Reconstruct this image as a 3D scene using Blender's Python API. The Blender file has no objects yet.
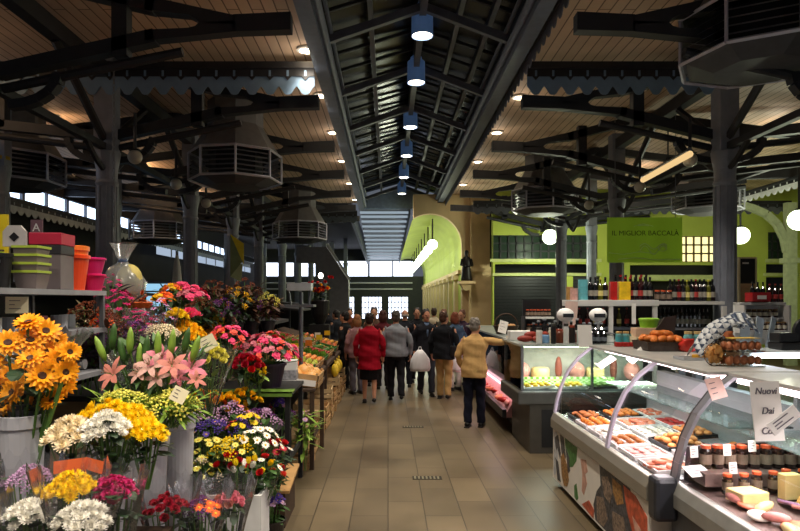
import bpy, math, random
from mathutils import Vector, Matrix, Euler
random.seed(7)
S = bpy.context.scene
COL = S.collection
PI = math.pi
F, HC, VX, VY = 620.0, 1.95, 388.0, 300.0      # focal length in pixels, eye height, vanishing point

def at(px, py, Y):
    return Vector(((px - VX) * Y / F, Y, HC - (py - VY) * Y / F))

def lin(c):
    r = []
    for x in c:
        x /= 255.0
        r.append(x / 12.92 if x <= 0.04045 else ((x + 0.055) / 1.055) ** 2.4)
    return (r[0], r[1], r[2], 1.0)

# ---------------------------------------------------------------- materials
MATS = {}
def mat(name, c, rough=0.6, metal=0.0, vary=0.12, scale=8.0, bump=0.0, spec=0.4, emit=0.0):
    """principled material whose colour wanders a little with a noise texture"""
    if name in MATS: return MATS[name]
    m = bpy.data.materials.new(name); m.use_nodes = True
    nt = m.node_tree; b = nt.nodes['Principled BSDF']
    col = lin(c)
    b.inputs['Base Color'].default_value = col
    b.inputs['Roughness'].default_value = rough
    b.inputs['Metallic'].default_value = metal
    b.inputs['Specular IOR Level'].default_value = spec
    if vary or bump:
        tc = nt.nodes.new('ShaderNodeTexCoord')
        nz = nt.nodes.new('ShaderNodeTexNoise'); nz.inputs['Scale'].default_value = scale; nz.inputs['Detail'].default_value = 3
        nt.links.new(tc.outputs['Object'], nz.inputs['Vector'])
        if vary:
            rp = nt.nodes.new('ShaderNodeValToRGB')
            rp.color_ramp.elements[0].position = 0.3; rp.color_ramp.elements[1].position = 0.7
            rp.color_ramp.elements[0].color = tuple(x * (1 - vary) for x in col[:3]) + (1,)
            rp.color_ramp.elements[1].color = tuple(min(1, x * (1 + vary)) for x in col[:3]) + (1,)
            nt.links.new(nz.outputs['Fac'], rp.inputs['Fac'])
            nt.links.new(rp.outputs['Color'], b.inputs['Base Color'])
        if bump:
            bp = nt.nodes.new('ShaderNodeBump'); bp.inputs['Strength'].default_value = bump; bp.inputs['Distance'].default_value = 0.01
            nt.links.new(nz.outputs['Fac'], bp.inputs['Height']); nt.links.new(bp.outputs['Normal'], b.inputs['Normal'])
    if emit:
        b.inputs['Emission Color'].default_value = col; b.inputs['Emission Strength'].default_value = emit
    MATS[name] = m
    return m

def emis(name, c, strength):
    if name in MATS: return MATS[name]
    m = bpy.data.materials.new(name); m.use_nodes = True
    nt = m.node_tree; nt.nodes.clear()
    e = nt.nodes.new('ShaderNodeEmission'); o = nt.nodes.new('ShaderNodeOutputMaterial')
    e.inputs['Color'].default_value = lin(c); e.inputs['Strength'].default_value = strength
    nt.links.new(e.outputs[0], o.inputs[0]); MATS[name] = m
    return m

def film(name, tint, gloss=0.25, rough=0.08, body=0.0):
    """thin clear sheet: glass panes and cellophane"""
    if name in MATS: return MATS[name]
    m = bpy.data.materials.new(name); m.use_nodes = True
    nt = m.node_tree; nt.nodes.clear(); N = nt.nodes.new; L = nt.links.new
    o = N('ShaderNodeOutputMaterial'); t = N('ShaderNodeBsdfTransparent'); g = N('ShaderNodeBsdfGlossy'); mx = N('ShaderNodeMixShader')
    t.inputs['Color'].default_value = lin(tint); g.inputs['Roughness'].default_value = rough
    lw = N('ShaderNodeLayerWeight'); lw.inputs['Blend'].default_value = gloss
    L(lw.outputs['Fresnel'], mx.inputs['Fac']); L(t.outputs[0], mx.inputs[1]); L(g.outputs[0], mx.inputs[2])
    last = mx
    if body:
        d = N('ShaderNodeBsdfDiffuse'); d.inputs['Color'].default_value = lin(tint)
        m2 = N('ShaderNodeMixShader'); m2.inputs['Fac'].default_value = body
        L(mx.outputs[0], m2.inputs[1]); L(d.outputs[0], m2.inputs[2]); last = m2
    L(last.outputs[0], o.inputs[0]); MATS[name] = m
    return m

# ---------------------------------------------------------------- mesh builder
class MB:
    def __init__(s): s.v, s.f, s.m = [], [], []
    def add(s, vs, fs, m=0):
        b = len(s.v); s.v += [tuple(p) for p in vs]
        for f in fs: s.f.append(tuple(b + i for i in f)); s.m.append(m)
        return s
    def box(s, a, b, m=0):
        x0, y0, z0 = [min(a[i], b[i]) for i in range(3)]; x1, y1, z1 = [max(a[i], b[i]) for i in range(3)]
        return s.add([(x0,y0,z0),(x1,y0,z0),(x1,y1,z0),(x0,y1,z0),(x0,y0,z1),(x1,y0,z1),(x1,y1,z1),(x0,y1,z1)],
              [(0,3,2,1),(4,5,6,7),(0,1,5,4),(1,2,6,5),(2,3,7,6),(3,0,4,7)], m)
    def cbox(s, c, d, m=0, rot=None):
        vs = []
        for z in (-1,1):
            for x, y in ((-1,-1),(1,-1),(1,1),(-1,1)):
                p = Vector((x*d[0]/2, y*d[1]/2, z*d[2]/2))
                if rot: p = rot @ p
                vs.append(Vector(c) + p)
        return s.add(vs, [(0,3,2,1),(4,5,6,7),(0,1,5,4),(1,2,6,5),(2,3,7,6),(3,0,4,7)], m)
    def bar(s, p, q, w, d, m=0):
        """rectangular bar in an x-z plane: width w in the plane, depth d along y"""
        p, q = Vector(p), Vector(q); t = (q - p).normalized(); n = Vector((-t.z, 0, t.x)) * (w / 2); y = Vector((0, d/2, 0))
        return s.add([p-n-y, q-n-y, q-n+y, p-n+y, p+n-y, q+n-y, q+n+y, p+n+y],
              [(0,3,2,1),(4,5,6,7),(0,1,5,4),(1,2,6,5),(2,3,7,6),(3,0,4,7)], m)
    def tube(s, pts, r, n=8, m=0, caps=True, flat=None):
        pts = [Vector(p) for p in pts]
        rs = r if isinstance(r, (list, tuple)) else [r] * len(pts)
        base = len(s.v); up = None
        for i, p in enumerate(pts):
            t = (pts[min(i+1, len(pts)-1)] - pts[max(i-1, 0)])
            if t.length < 1e-9: t = Vector((0,0,1))
            t.normalize()
            if up is None:
                up = Vector((0,1,0)) if abs(t.y) < 0.9 else Vector((1,0,0))
            a = up - t * up.dot(t)
            if a.length < 1e-6: a = t.orthogonal()
            a.normalize(); b = t.cross(a); up = a
            ra, rb = rs[i] if isinstance(rs[i], (list, tuple)) else (rs[i], rs[i])
            for k in range(n):
                w = 2*PI*k/n
                s.v.append(tuple(p + a*math.cos(w)*ra + b*math.sin(w)*rb))
        for i in range(len(pts)-1):
            for k in range(n):
                k2 = (k+1) % n
                s.f.append((base+i*n+k, base+i*n+k2, base+(i+1)*n+k2, base+(i+1)*n+k)); s.m.append(m)
        if caps:
            s.f.append(tuple(base+k for k in reversed(range(n)))); s.m.append(m)
            e = base+(len(pts)-1)*n
            s.f.append(tuple(e+k for k in range(n))); s.m.append(m)
        return s
    def lathe(s, prof, n=16, c=(0,0,0), m=0, caps=True, sx=1, sy=1, wob=None):
        base = len(s.v); c = Vector(c)
        for i, (r, z) in enumerate(prof):
            for k in range(n):
                w = 2*PI*k/n; rr = r * (wob(k, i) if wob else 1)
                s.v.append((c.x+rr*sx*math.cos(w), c.y+rr*sy*math.sin(w), c.z+z))
        for i in range(len(prof)-1):
            for k in range(n):
                k2 = (k+1) % n
                s.f.append((base+i*n+k, base+i*n+k2, base+(i+1)*n+k2, base+(i+1)*n+k)); s.m.append(m)
        if caps:
            if prof[0][0] > 1e-5: s.f.append(tuple(base+k for k in reversed(range(n)))); s.m.append(m)
            if prof[-1][0] > 1e-5:
                e = base+(len(prof)-1)*n; s.f.append(tuple(e+k for k in range(n))); s.m.append(m)
        return s
    def loft(s, secs, n=16, m=0, y0=None):
        """stack of ellipses (z, cx, cy, rx, ry)"""
        base = len(s.v)
        for z, cx, cy, rx, ry in secs:
            for k in range(n):
                w = 2*PI*k/n; s.v.append((cx+rx*math.cos(w), cy+ry*math.sin(w), z))
        for i in range(len(secs)-1):
            for k in range(n):
                k2 = (k+1) % n
                s.f.append((base+i*n+k, base+i*n+k2, base+(i+1)*n+k2, base+(i+1)*n+k)); s.m.append(m)
        s.f.append(tuple(base+k for k in reversed(range(n)))); s.m.append(m)
        e = base+(len(secs)-1)*n; s.f.append(tuple(e+k for k in range(n))); s.m.append(m)
        return s
    def ell(s, c, r, n=12, k=8, m=0, rot=None):
        if not isinstance(r, (list, tuple)): r = (r, r, r)
        c = Vector(c); base = len(s.v)
        def P(x, y, z):
            p = Vector((x*r[0], y*r[1], z*r[2]))
            return tuple(c + (rot @ p if rot else p))
        s.v.append(P(0,0,-1))
        for i in range(1, k):
            a = -PI/2 + PI*i/k
            for j in range(n):
                w = 2*PI*j/n; s.v.append(P(math.cos(a)*math.cos(w), math.cos(a)*math.sin(w), math.sin(a)))
        s.v.append(P(0,0,1)); top = len(s.v)-1
        for j in range(n):
            s.f.append((base, base+1+(j+1)%n, base+1+j)); s.m.append(m)
            s.f.append((top, base+1+(k-2)*n+j, base+1+(k-2)*n+(j+1)%n)); s.m.append(m)
        for i in range(k-2):
            for j in range(n):
                a, b = base+1+i*n+j, base+1+i*n+(j+1)%n
                s.f.append((a, b, b+n, a+n)); s.m.append(m)
        return s
    def prism(s, poly, axis, a, b, m=0):
        """extrude a 2-d polygon; axis 'y': poly in (x,z); 'x': poly in (y,z); 'z': poly in (x,y)"""
        def P(u, w, t): return {'y': (u,t,w), 'x': (t,u,w), 'z': (u,w,t)}[axis]
        n = len(poly); vs = [P(u,w,a) for u,w in poly] + [P(u,w,b) for u,w in poly]
        fs = [tuple(range(n)), tuple(range(2*n-1, n-1, -1))] + [(i, i+n, (i+1)%n+n, (i+1)%n) for i in range(n)]
        return s.add(vs, fs, m)
    def strip(s, A, B, m=0):
        """surface between two polylines"""
        n = len(A); return s.add(list(A)+list(B), [(i, i+1, n+i+1, n+i) for i in range(n-1)], m)
    def petal(s, base, d, up, L, W, curl=0.0, m=0, seg=3, tip=0.25):
        """a leaf or petal: starts at base, runs along d, bends towards up by curl"""
        d = Vector(d).normalized(); up = Vector(up); side = d.cross(up)
        if side.length < 1e-5: side = d.orthogonal()
        side.normalize(); up = side.cross(d).normalized()
        p = Vector(base); A, B = [], []
        prof = {2: [0.45, 1, tip], 3: [0.4, 0.95, 0.9, tip], 4: [0.35, 0.8, 1, 0.75, tip]}[seg]
        for i in range(seg+1):
            w = W*0.5*prof[i]
            A.append(p - side*w); B.append(p + side*w)
            d = (d + up*curl/seg).normalized(); p = p + d*(L/seg)
        return s.strip(A, B, m)
    def mesh(s, name, mats, smooth=False):
        me = bpy.data.meshes.new(name)
        me.from_pydata(s.v, [], s.f)
        for m in (mats if isinstance(mats, (list, tuple)) else [mats]): me.materials.append(m)
        me.polygons.foreach_set('material_index', s.m)
        if smooth: me.polygons.foreach_set('use_smooth', [True]*len(s.f))
        me.update()
        return me
    def build(s, name, mats, parent=None, loc=(0,0,0), rot=(0,0,0), smooth=False, bev=0.0):
        o = link(name, s.mesh(name, mats, smooth), parent, loc, rot)
        if bev:
            b = o.modifiers.new('bevel', 'BEVEL'); b.width = bev; b.segments = 2; b.limit_method = 'ANGLE'
        return o

def link(name, data, parent=None, loc=(0,0,0), rot=(0,0,0), scale=None):
    o = bpy.data.objects.new(name, data); COL.objects.link(o)
    o.location = loc; o.rotation_euler = rot
    if scale is not None: o.scale = scale if isinstance(scale, (list, tuple)) else (scale,)*3
    if parent is not None: o.parent = parent
    return o

def tag(o, label, cat, group=None):
    o['label'] = label; o['category'] = cat
    if group: o['group'] = group
    return o
def thing(name, label, cat, loc=(0,0,0), rz=0.0, group=None):
    o = bpy.data.objects.new(name, None); COL.objects.link(o)
    o.location = loc; o.rotation_euler = (0,0,rz); o.empty_display_size = 0.1
    return tag(o, label, cat, group)
def struct(o): o['kind'] = 'structure'; return o
def kids(o): return [c for c in list(bpy.data.objects) if c.parent == o]
KID = {}
def dup(root, loc, rz=0.0, label=None, group=None, scale=None):
    if root.name not in KID:
        KID[root.name] = [(c, kids(c)) for c in kids(root)]
    r = root.copy(); COL.objects.link(r); r.location = loc; r.rotation_euler = (0,0,rz)
    if scale: r.scale = (scale,)*3
    if label: r['label'] = label
    if group: r['group'] = group
    for c, gs in KID[root.name]:
        d = c.copy(); COL.objects.link(d); d.parent = r
        for g in gs:
            e = g.copy(); COL.objects.link(e); e.parent = d
    return r
def facing(d):
    """euler that turns local +z to direction d"""
    return Vector((0,0,1)).rotation_difference(Vector(d).normalized()).to_euler()
ORD = ['first','second','third','fourth','fifth','sixth','seventh','eighth','ninth','tenth','eleventh','twelfth','thirteenth','fourteenth','fifteenth','sixteenth','seventeenth','eighteenth','nineteenth','twentieth']
def text(body, size, m, parent, loc, rot, name='lettering', shear=0.0, depth=0.002):
    cu = bpy.data.curves.new(name, 'FONT'); cu.body = body; cu.size = size; cu.extrude = depth; cu.shear = shear
    cu.align_x = 'CENTER'; cu.align_y = 'CENTER'
    tmp = bpy.data.objects.new('tmp_lettering', cu); COL.objects.link(tmp)
    dg = bpy.context.evaluated_depsgraph_get(); dg.update()
    me = bpy.data.meshes.new_from_object(tmp.evaluated_get(dg)); me.materials.clear(); me.materials.append(m)
    bpy.data.objects.remove(tmp)
    return link(name, me, parent, loc, rot)
def lamp(kind, loc, energy, color=(1,1,1), size=0.1, rot=(0,0,0), spot=2.4, blend=0.6, sy=None, name='light'):
    l = bpy.data.lights.new(name, kind); l.energy = energy; l.color = color
    if kind == 'AREA':
        l.size = size
        if sy: l.shape = 'RECTANGLE'; l.size_y = sy
    else: l.shadow_soft_size = size
    if kind == 'SPOT': l.spot_size = spot; l.spot_blend = blend
    o = bpy.data.objects.new(name, l); COL.objects.link(o); o.location = loc; o.rotation_euler = rot
    return o
# ================================================================ palette
IRON = mat('painted_iron', (84,87,95), 0.5, 0.0, 0.15, 6)
COLM = mat('column_grey', (124,128,138), 0.5, 0.0, 0.12, 6)
IRON_D = mat('dark_iron', (38,39,43), 0.55, 0.0, 0.15, 6)
STEEL_BLUE = mat('blue_grey_sheet', (112,138,164), 0.55, 0.0, 0.1, 5)
GREY_METAL = mat('grey_metal', (120,122,128), 0.4, 0.6, 0.08, 5)
LIGHT_METAL = mat('pale_metal', (178,180,186), 0.4, 0.2, 0.06, 5)
WHITE = mat('white_paint', (225,225,222), 0.5, 0.0, 0.05, 6)
CREAM = mat('cream_plaster', (214,188,142), 0.8, 0.0, 0.08, 2)
GREEN = mat('lime_green_plaster', (176,190,80), 0.8, 0.0, 0.07, 1.5)
BLACK = mat('black_plastic', (22,22,24), 0.45, 0.0, 0.1, 8)
DARK = mat('dark_brown_wood', (52,38,30), 0.6, 0.0, 0.2, 6)
WOOD = mat('pale_crate_wood', (190,150,100), 0.7, 0.0, 0.15, 10)
GLASS = film('clear_glass', (236,242,240), 0.22, 0.03)
CELLO = film('cellophane', (244,244,246), 0.28, 0.16, 0.02)
PAPER = mat('white_paper', (232,228,222), 0.7, 0.0, 0.03, 6)
CARD = mat('cream_card', (226,216,180), 0.7, 0.0, 0.04, 6)
DAY = emis('daylight_pane', (226,236,255), 3.2)

# ================================================================ people
def remesh(mb, voxel, smooth=2):
    me = mb.mesh('tmp', [], True); o = bpy.data.objects.new('tmp_solid', me); COL.objects.link(o)
    r = o.modifiers.new('r','REMESH'); r.mode = 'VOXEL'; r.voxel_size = voxel
    if smooth: s = o.modifiers.new('s','SMOOTH'); s.iterations = smooth; s.factor = .5
    dg = bpy.context.evaluated_depsgraph_get(); dg.update()
    out = bpy.data.meshes.new_from_object(o.evaluated_get(dg)); bpy.data.objects.remove(o)
    out.polygons.foreach_set('use_smooth', [True]*len(out.polygons)); out.materials.clear()
    return out
def fold(me, f):
    nn = [tuple(n.vector) for n in me.vertex_normals]; out = []
    for v, n in zip(me.vertices, nn):
        c = v.co; k = f(c); out += [c.x+n[0]*k, c.y+n[1]*k, c.z+n[2]*k]
    me.vertices.foreach_set('co', out); me.update()
def SK(c): return mat('skin_%d_%d_%d' % c, c, .55, 0, .05, 10)
def cloth(n, c): return mat('cloth_'+n, c, .85, 0, .12, 9, .25, spec=.15)
def person(label, X, Y, face, h, top, bottom, hair, kind='trousers', hem=.80, lean=0.0, stride=(0,0), arms=None, bald=False, shirt=None, shoe=(24,22,22), skin=(196,140,110), turn=0.0, wide=1.0, detail=.011, glasses=False, long_hair=False):
    """stands at X, Y, facing `face` radians from the camera's view direction (0 = back to camera)"""
    o = thing('person', label, 'person', (X,Y,0), face, 'shoppers in the aisle'); k = h/1.72; o.scale = (k,)*3
    sh = lambda p: (p[0], p[1]+lean*max(0,p[2]-.9), p[2]-.12*abs(lean)*max(0,p[2]-.9))
    SHO = {s: Vector(sh((s*.175*wide,0,1.385))) for s in (-1,1)}
    if arms is None: arms = {-1: ((-.25*wide,-.02,1.12),(-.245*wide,.06,.88)), 1: ((.25*wide,-.02,1.12),(.245*wide,.06,.88))}
    ELB = {s: Vector(arms[s][0]) for s in (-1,1)}; WRI = {s: Vector(arms[s][1]) for s in (-1,1)}
    LEG = {}
    for s, d in ((-1,stride[0]),(1,stride[1])):
        LEG[s] = [Vector((s*.085,0,.9)), Vector((s*.092,.03+d*.45,.5)), Vector((s*.098,d,.085+max(0,-d)*.35))]
    torso = [(.82,0,0,.15,.11),(.92,0,.0,.17,.125),(1.02,0,0,.155,.11),(1.12,0,0,.15,.105),(1.24,0,0,.165,.115),(1.33,0,0,.18,.115),(1.40,0,-.005,.15,.09),(1.45,0,-.005,.075,.065),(1.50,0,.005,.055,.058),(1.56,0,.01,.053,.056)]
    torso = [(sh((0,cy,z))[2], cx, sh((0,cy,z))[1], rx*wide if z < 1.45 else rx, ry*wide if z < 1.45 else ry) for z,cx,cy,rx,ry in torso]
    # --- body: one skin
    b = MB().loft(torso, 18)
    hc = Vector(sh((0,.02,1.60)))
    ct, sn = math.cos(turn), math.sin(turn)
    HR = Matrix.Rotation(turn, 3, 'Z')
    def hp(x,y,z): return hc + HR @ Vector((x,y,z))
    b.ell(hp(0,0,.03), (.074,.094,.098), 18, 12, rot=HR); b.ell(hp(0,.03,-.045), (.056,.062,.062), 14, 10, rot=HR)
    b.ell(hp(0,.098,-.008), (.014,.024,.022), 8, 6, rot=HR); b.ell(hp(0,.082,.03), (.05,.02,.014), 8, 6, rot=HR)
    b.ell(hp(0,.082,-.058), (.026,.014,.009), 8, 5, rot=HR)
    for s in (-1,1): b.ell(hp(s*.077,-.005,.0), (.012,.02,.032), 8, 6, rot=HR); b.ell(hp(s*.035,.065,-.012), (.024,.022,.024), 8, 6, rot=HR)
    for s in (-1,1):
        b.tube([SHO[s]*.9+Vector((0,0,.1)), SHO[s], SHO[s].lerp(ELB[s],.5), ELB[s], ELB[s].lerp(WRI[s],.45), WRI[s]], [.04,.052,.044,.038,.036,.026], 10)
        L = LEG[s]; b.tube([L[0], L[0].lerp(L[1],.5), L[1], L[1].lerp(L[2],.35), L[2]], [.085,.074,.052,.052,.034], 12)
        b.tube([L[2]+Vector((0,-.03,-.03)), L[2]+Vector((0,.06,-.045)), L[2]+Vector((0,.15,-.06))], [.036,.036,.024], 8)
        # hand: palm, four unequal curled fingers and a thumb leaving the palm's side
        d = (WRI[s]-ELB[s]).normalized(); sd = Vector((1,0,0))-d*d.x
        if sd.length < .2: sd = Vector((0,0,1))-d*d.z
        sd.normalize(); fr = d.cross(sd).normalized(); fr = fr if fr.y > 0 or abs(fr.y) < .2 else -fr
        w = fr; inw = -s*sd
        b.tube([WRI[s], WRI[s]+d*.045, WRI[s]+d*.085], [(.026,.022),(.034,.02),(.036,.018)], 8)
        for q, (off, fl) in enumerate(((-.027,.058),(-.009,.072),(.009,.078),(.027,.068))):
            p0 = WRI[s]+d*.08+w*off; b.tube([p0, p0+d*fl*.45+inw*.006, p0+d*fl*.75+inw*.024, p0+d*fl*.85+inw*.042], [.010,.0095,.009,.007], 6)
        p0 = WRI[s]+d*.03+w*.028; b.tube([p0, p0+w*.028+d*.025+inw*.01, p0+w*.034+d*.055+inw*.02], [.013,.011,.008], 6)
    me = remesh(b, detail*.8, 1); me.materials.append(SK(skin)); bo = link('body', me, o)
    # --- clothes
    tm = cloth(top[0], top[1])
    c = MB(); zh = hem
    sec = [(sh((0,0,zh))[2] if zh > .9 else zh, 0, sh((0,0,zh))[1], (.222 if zh < .75 else .205)*wide, (.18 if zh < .75 else .158)*wide)] + [(z,cx,cy,rx+(.028 if z > 1.1 else .042),ry+(.03 if z > 1.1 else .044)) for z,cx,cy,rx,ry in torso if z > zh+.04 and z < sh((0,0,1.43))[2]]
    zc = sh((0,0,1.47)); sec.append((zc[2],0,zc[1],.085,.078)); sec.append((zc[2]+.02,0,zc[1],.07,.07))
    c.loft(sec, 20)
    for s in (-1,1):
        wv = (WRI[s]-ELB[s]).normalized()*.02
        c.tube([SHO[s]*.82+Vector((0,0,.12)), SHO[s], SHO[s].lerp(ELB[s],.5), ELB[s], ELB[s].lerp(WRI[s],.5), WRI[s]-wv], [.05,.074,.064,.056,.05,.042], 12)
    me = remesh(c, detail, 2); me.materials.append(tm)
    rd = random.Random(int(X*100+Y*10))
    fold(me, lambda c: .004*math.sin(c.z*38+c.x*16+rd.random()*.6)+.004*math.sin(c.z*21-c.y*26+1))   # soft folds
    link('jacket' if top[2:] == () else top[2], me, o)
    if shirt:
        z1 = sh((0,0,1.2)); z2 = sh((0,0,1.44))
        MB().loft([(z1[2],0,z1[1]+.118,.02,.035),(sh((0,0,1.33))[2],0,sh((0,0,1.33))[1]+.115,.035,.04),(z2[2],0,z2[1]+.05,.06,.045),(z2[2]+.035,0,z2[1]+.03,.062,.06)],12).build('shirt', cloth(shirt[0],shirt[1]), o, smooth=True)
    bm_ = cloth(bottom[0], bottom[1]); c = MB()
    if kind == 'trousers':
        c.loft([(z,0,0,a*wide,b_*wide) for z,a,b_ in ((.80,.155,.125),(.88,.182,.142),(.96,.184,.142),(1.02,.172,.127))], 18)
        for s in (-1,1):
            L = LEG[s]; c.tube([L[0]+Vector((0,0,.0)), L[0].lerp(L[1],.5), L[1], L[1].lerp(L[2],.5), L[2]+Vector((0,0,-.02))], [.102,.095,.076,.07,.066], 14)
        me = remesh(c, detail, 2)
        fold(me, lambda c: .005*math.sin(c.z*30+c.x*30))
        me.materials.append(bm_); link('trousers', me, o)
    else:
        c.loft([(.46,0,.01,.19,.15),(.6,0,.005,.195,.16),(.8,0,0,.185,.15),(.98,0,0,.165,.12)], 20); me = remesh(c, detail, 1); me.materials.append(bm_); link('skirt', me, o)
    for s in (-1,1):
        L = LEG[s]; tip = -.35 if L[2].z > .1 else 0
        sm = MB().tube([L[2]+Vector((0,-.055,-.045)), L[2]+Vector((0,.0,-.042)), L[2]+Vector((0,.09,-.05)), L[2]+Vector((0,.17,-.058)), L[2]+Vector((0,.2,-.06))], [(.04,.032),(.04,.05),(.034,.042),(.026,.036),(.012,.02)], 10)
        if L[2].z < .1: sm.box((L[2].x-.038,L[2].y-.085,0),(L[2].x+.038,L[2].y+.19,.018))
        sm.build('shoe', mat('shoe_%d'%shoe[0], shoe, .4), o, smooth=True)
    # --- hair and eyes
    hm = mat('hair_%d_%d_%d' % hair, hair, .6, 0, .25, 30, .3)
    hb = MB()
    if bald:
        hb.ell(hp(0,-.035,.0), (.08,.072,.05), 14, 8, rot=HR)
    else:
        hb.ell(hp(0,-.018,.052), (.085,.097,.093), 18, 12, rot=HR); hb.ell(hp(0,-.045,.0), (.082,.07,.08), 14, 8, rot=HR)
        if long_hair:
            hb.ell(hp(0,-.05,-.03), (.098,.08,.12), 14, 8, rot=HR)
            for s in (-1,1): hb.ell(hp(s*.075,-.01,-.01), (.03,.06,.1), 10, 8, rot=HR)
        for i in range(26):
            a = i*2.4; z = .03+.1*(i/26); r = math.sqrt(max(0,1-(z/.15)**2))
            hb.ell(hp(.078*r*math.cos(a),-.025+.085*r*math.sin(a)-(.02 if math.sin(a) > .5 else 0),z+.02), (.022,.022,.018), 6, 4)
    me = remesh(hb, detail, 1); me.materials.append(hm); link('hair', me, o)
    for s in (-1,1): MB().ell(hp(s*.03,.083,.012), (.011,.008,.008), 8, 6).build('eye', mat('eye_dark',(40,28,24),.3), bo, smooth=True)
    return o
BACK, FRONT = 0.0, PI
def px_to(px, Y): return (px-VX)*Y/F
P = []
P.append(person('woman in a long red jacket and black skirt walking away in the aisle', px_to(369.5,11.75), 11.75, -.05, 1.68, ('red_jacket',(150,10,32)), ('black_skirt',(22,20,22)), (36,22,16), 'skirt', .66, 0, (.05,-.09), None, shoe=(30,26,26), wide=1.08, long_hair=False))
P.append(person('man in a grey jumper and dark trousers walking away beside the woman in red', px_to(396,12.0), 12.0, .03, 1.72, ('grey_jumper',(128,132,138),'jumper'), ('charcoal_trousers',(28,28,32)), (70,66,62), 'trousers', .86, .03, (.14,-.16), None, wide=1.14))
man = person('moustached man in dark jacket and blue shirt facing us with a white bag', px_to(426,12.7), 12.7, PI+.15, 1.74, ('dark_jacket',(30,30,36)), ('grey_blue_trousers',(50,54,62)), (40,32,28), 'trousers', .80, 0, (.10,-.10), None, shirt=('blue_shirt',(104,122,152)), turn=.1, wide=1.05, skin=(190,130,100))
MB().ell((0,.118,1.568),(.03,.012,.012),10,6).build('moustache', mat('hair_40_32_28',(40,32,28)), man, smooth=True)
P.append(person('man with his back turned in a dark jacket and khaki trousers', px_to(444,12.2), 12.2, -.35, 1.70, ('black_jacket',(26,28,32)), ('khaki_trousers',(176,142,92)), (70,44,28), 'trousers', .80, .0, (.07,-.08), None, turn=-.5, wide=1.1))
RA = {1: ((.40,.16,1.34),(.62,.32,1.45)), -1: ((-.27,.02,1.12),(-.22,.14,.92))}
P.append(person('man in a tan jacket reaching over the meat case', px_to(474,9.5), 9.5, -.35, 1.66, ('tan_jacket',(190,152,98)), ('navy_trousers',(24,26,40)), (120,112,104), 'trousers', .80, .12, (-.03,.08), RA, turn=-.25, wide=1.0))
oth = [ # px, Y, face, height, top, bottom, hair, label, extra
 (383,13.6,0,1.70,('maroon_coat',(84,30,36)),('d1',(30,28,30)),(70,34,24),'red brown haired woman half hidden between red jacket and grey jumper',dict(long_hair=True)),
 (374,14.2,PI,1.76,('brown_coat',(80,58,46)),('d2',(36,34,36)),(50,34,26),'dark haired person in a brown coat behind the woman in red',{}),
 (357,12.9,.5,1.62,('mauve_top',(150,110,112)),('d3',(90,84,92)),(140,92,54),'fair haired woman at the fruit stall left of the red jacket',dict(long_hair=True)),
 (405,13.9,0,1.72,('navy_coat',(26,28,36)),('d4',(30,32,40)),(150,140,130),'balding man in a navy coat just right of the grey jumper',dict(bald=True)),
 (417,14.8,PI,1.74,('black_coat',(24,24,28)),('d5',(32,32,36)),(40,30,26),'person in a black coat behind the bag carrier',{}),
 (455,13.4,.4,1.66,('denim_jacket',(66,86,110)),('pale_trousers',(176,170,160)),(120,60,36),'woman with auburn hair in a denim jacket by the meat case',dict(long_hair=True)),
 (462,14.4,PI-.6,1.70,('plum_coat',(60,44,60)),('d6',(40,38,44)),(100,60,40),'brown haired person behind the denim jacket',{}),
 (444,15.2,PI,1.70,('olive_coat',(60,56,44)),('d7',(34,32,34)),(110,70,44),'person in an olive coat deep in the crowd facing us',{}),
 (345,13.6,1.2,1.68,('black_blouson',(24,24,26)),('d8',(28,28,30)),(24,20,18),'dark haired person in a black blouson beside the fruit stall',{}),
 (336,16.6,1.0,1.66,('slate_coat',(34,36,42)),('d9',(30,30,32)),(30,26,24),'person in a slate coat at the far end of the fruit stall',{}),
 (327,17.6,.6,1.76,('ink_coat',(24,24,30)),('d10',(26,26,28)),(28,24,22),'tall person in a dark coat beyond the decorated urn',{}),
 (434,17.5,0,1.70,('cream_shirt',(190,176,150)),('d11',(50,46,44)),(60,44,34),'person in a cream shirt farthest down the aisle',{}),
 (350,17.8,PI,1.68,('rust_coat',(110,60,40)),('d12',(40,36,34)),(50,36,26),'person in a rust coat far down the aisle on the left',{}),
]
for px,Y,fc,hh,tp,bt,hr,lab,ex in oth:
    P.append(person(lab, px_to(px,Y), Y, fc, hh, tp, bt, hr, detail=.014, **ex))
# things they carry
def carrier(lab, loc, w, h, c=(232,230,232)):
    o = thing('carrier_bag', lab, 'bag', loc)
    MB().lathe([(w*.5,0),(w*.56,h*.15),(w*.52,h*.55),(w*.34,h*.8),(w*.14,h*.97)],22,sy=.6,caps=True,wob=lambda k,i:1+.07*math.sin(k*1.9+i*1.3)).build('bag_body', mat('bag_white',c,.35,0,.05), o, smooth=True)
    MB().tube([(w*.1,0,h*.95),(w*.05,0,h*1.1),(-w*.05,0,h*1.1),(-w*.1,0,h*.95)],.008,6).build('handle', mat('bag_white',c,.35), o)
    return o
p = at(419,371,12.45); carrier('white plastic carrier bag hanging from the moustached man\'s hand', (p.x+.02,12.45,p.z), .36, .44)
p = at(455,372,12.9); carrier('white carrier bag between the khaki trousers and the tan jacket', (p.x,12.9,p.z), .26, .46)
o = thing('handbag','black shoulder bag at the dark jacketed man\'s side','bag',(px_to(452,12.1)+.02,12.05,.86)); MB().box((-.06,-.04,0),(.06,.05,.2)).build('bag_body', BLACK, o, bev=.02); MB().tube([(-.04,0,.19),(-.1,-.02,.5)],.008,5).build('strap', BLACK, o)
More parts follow.
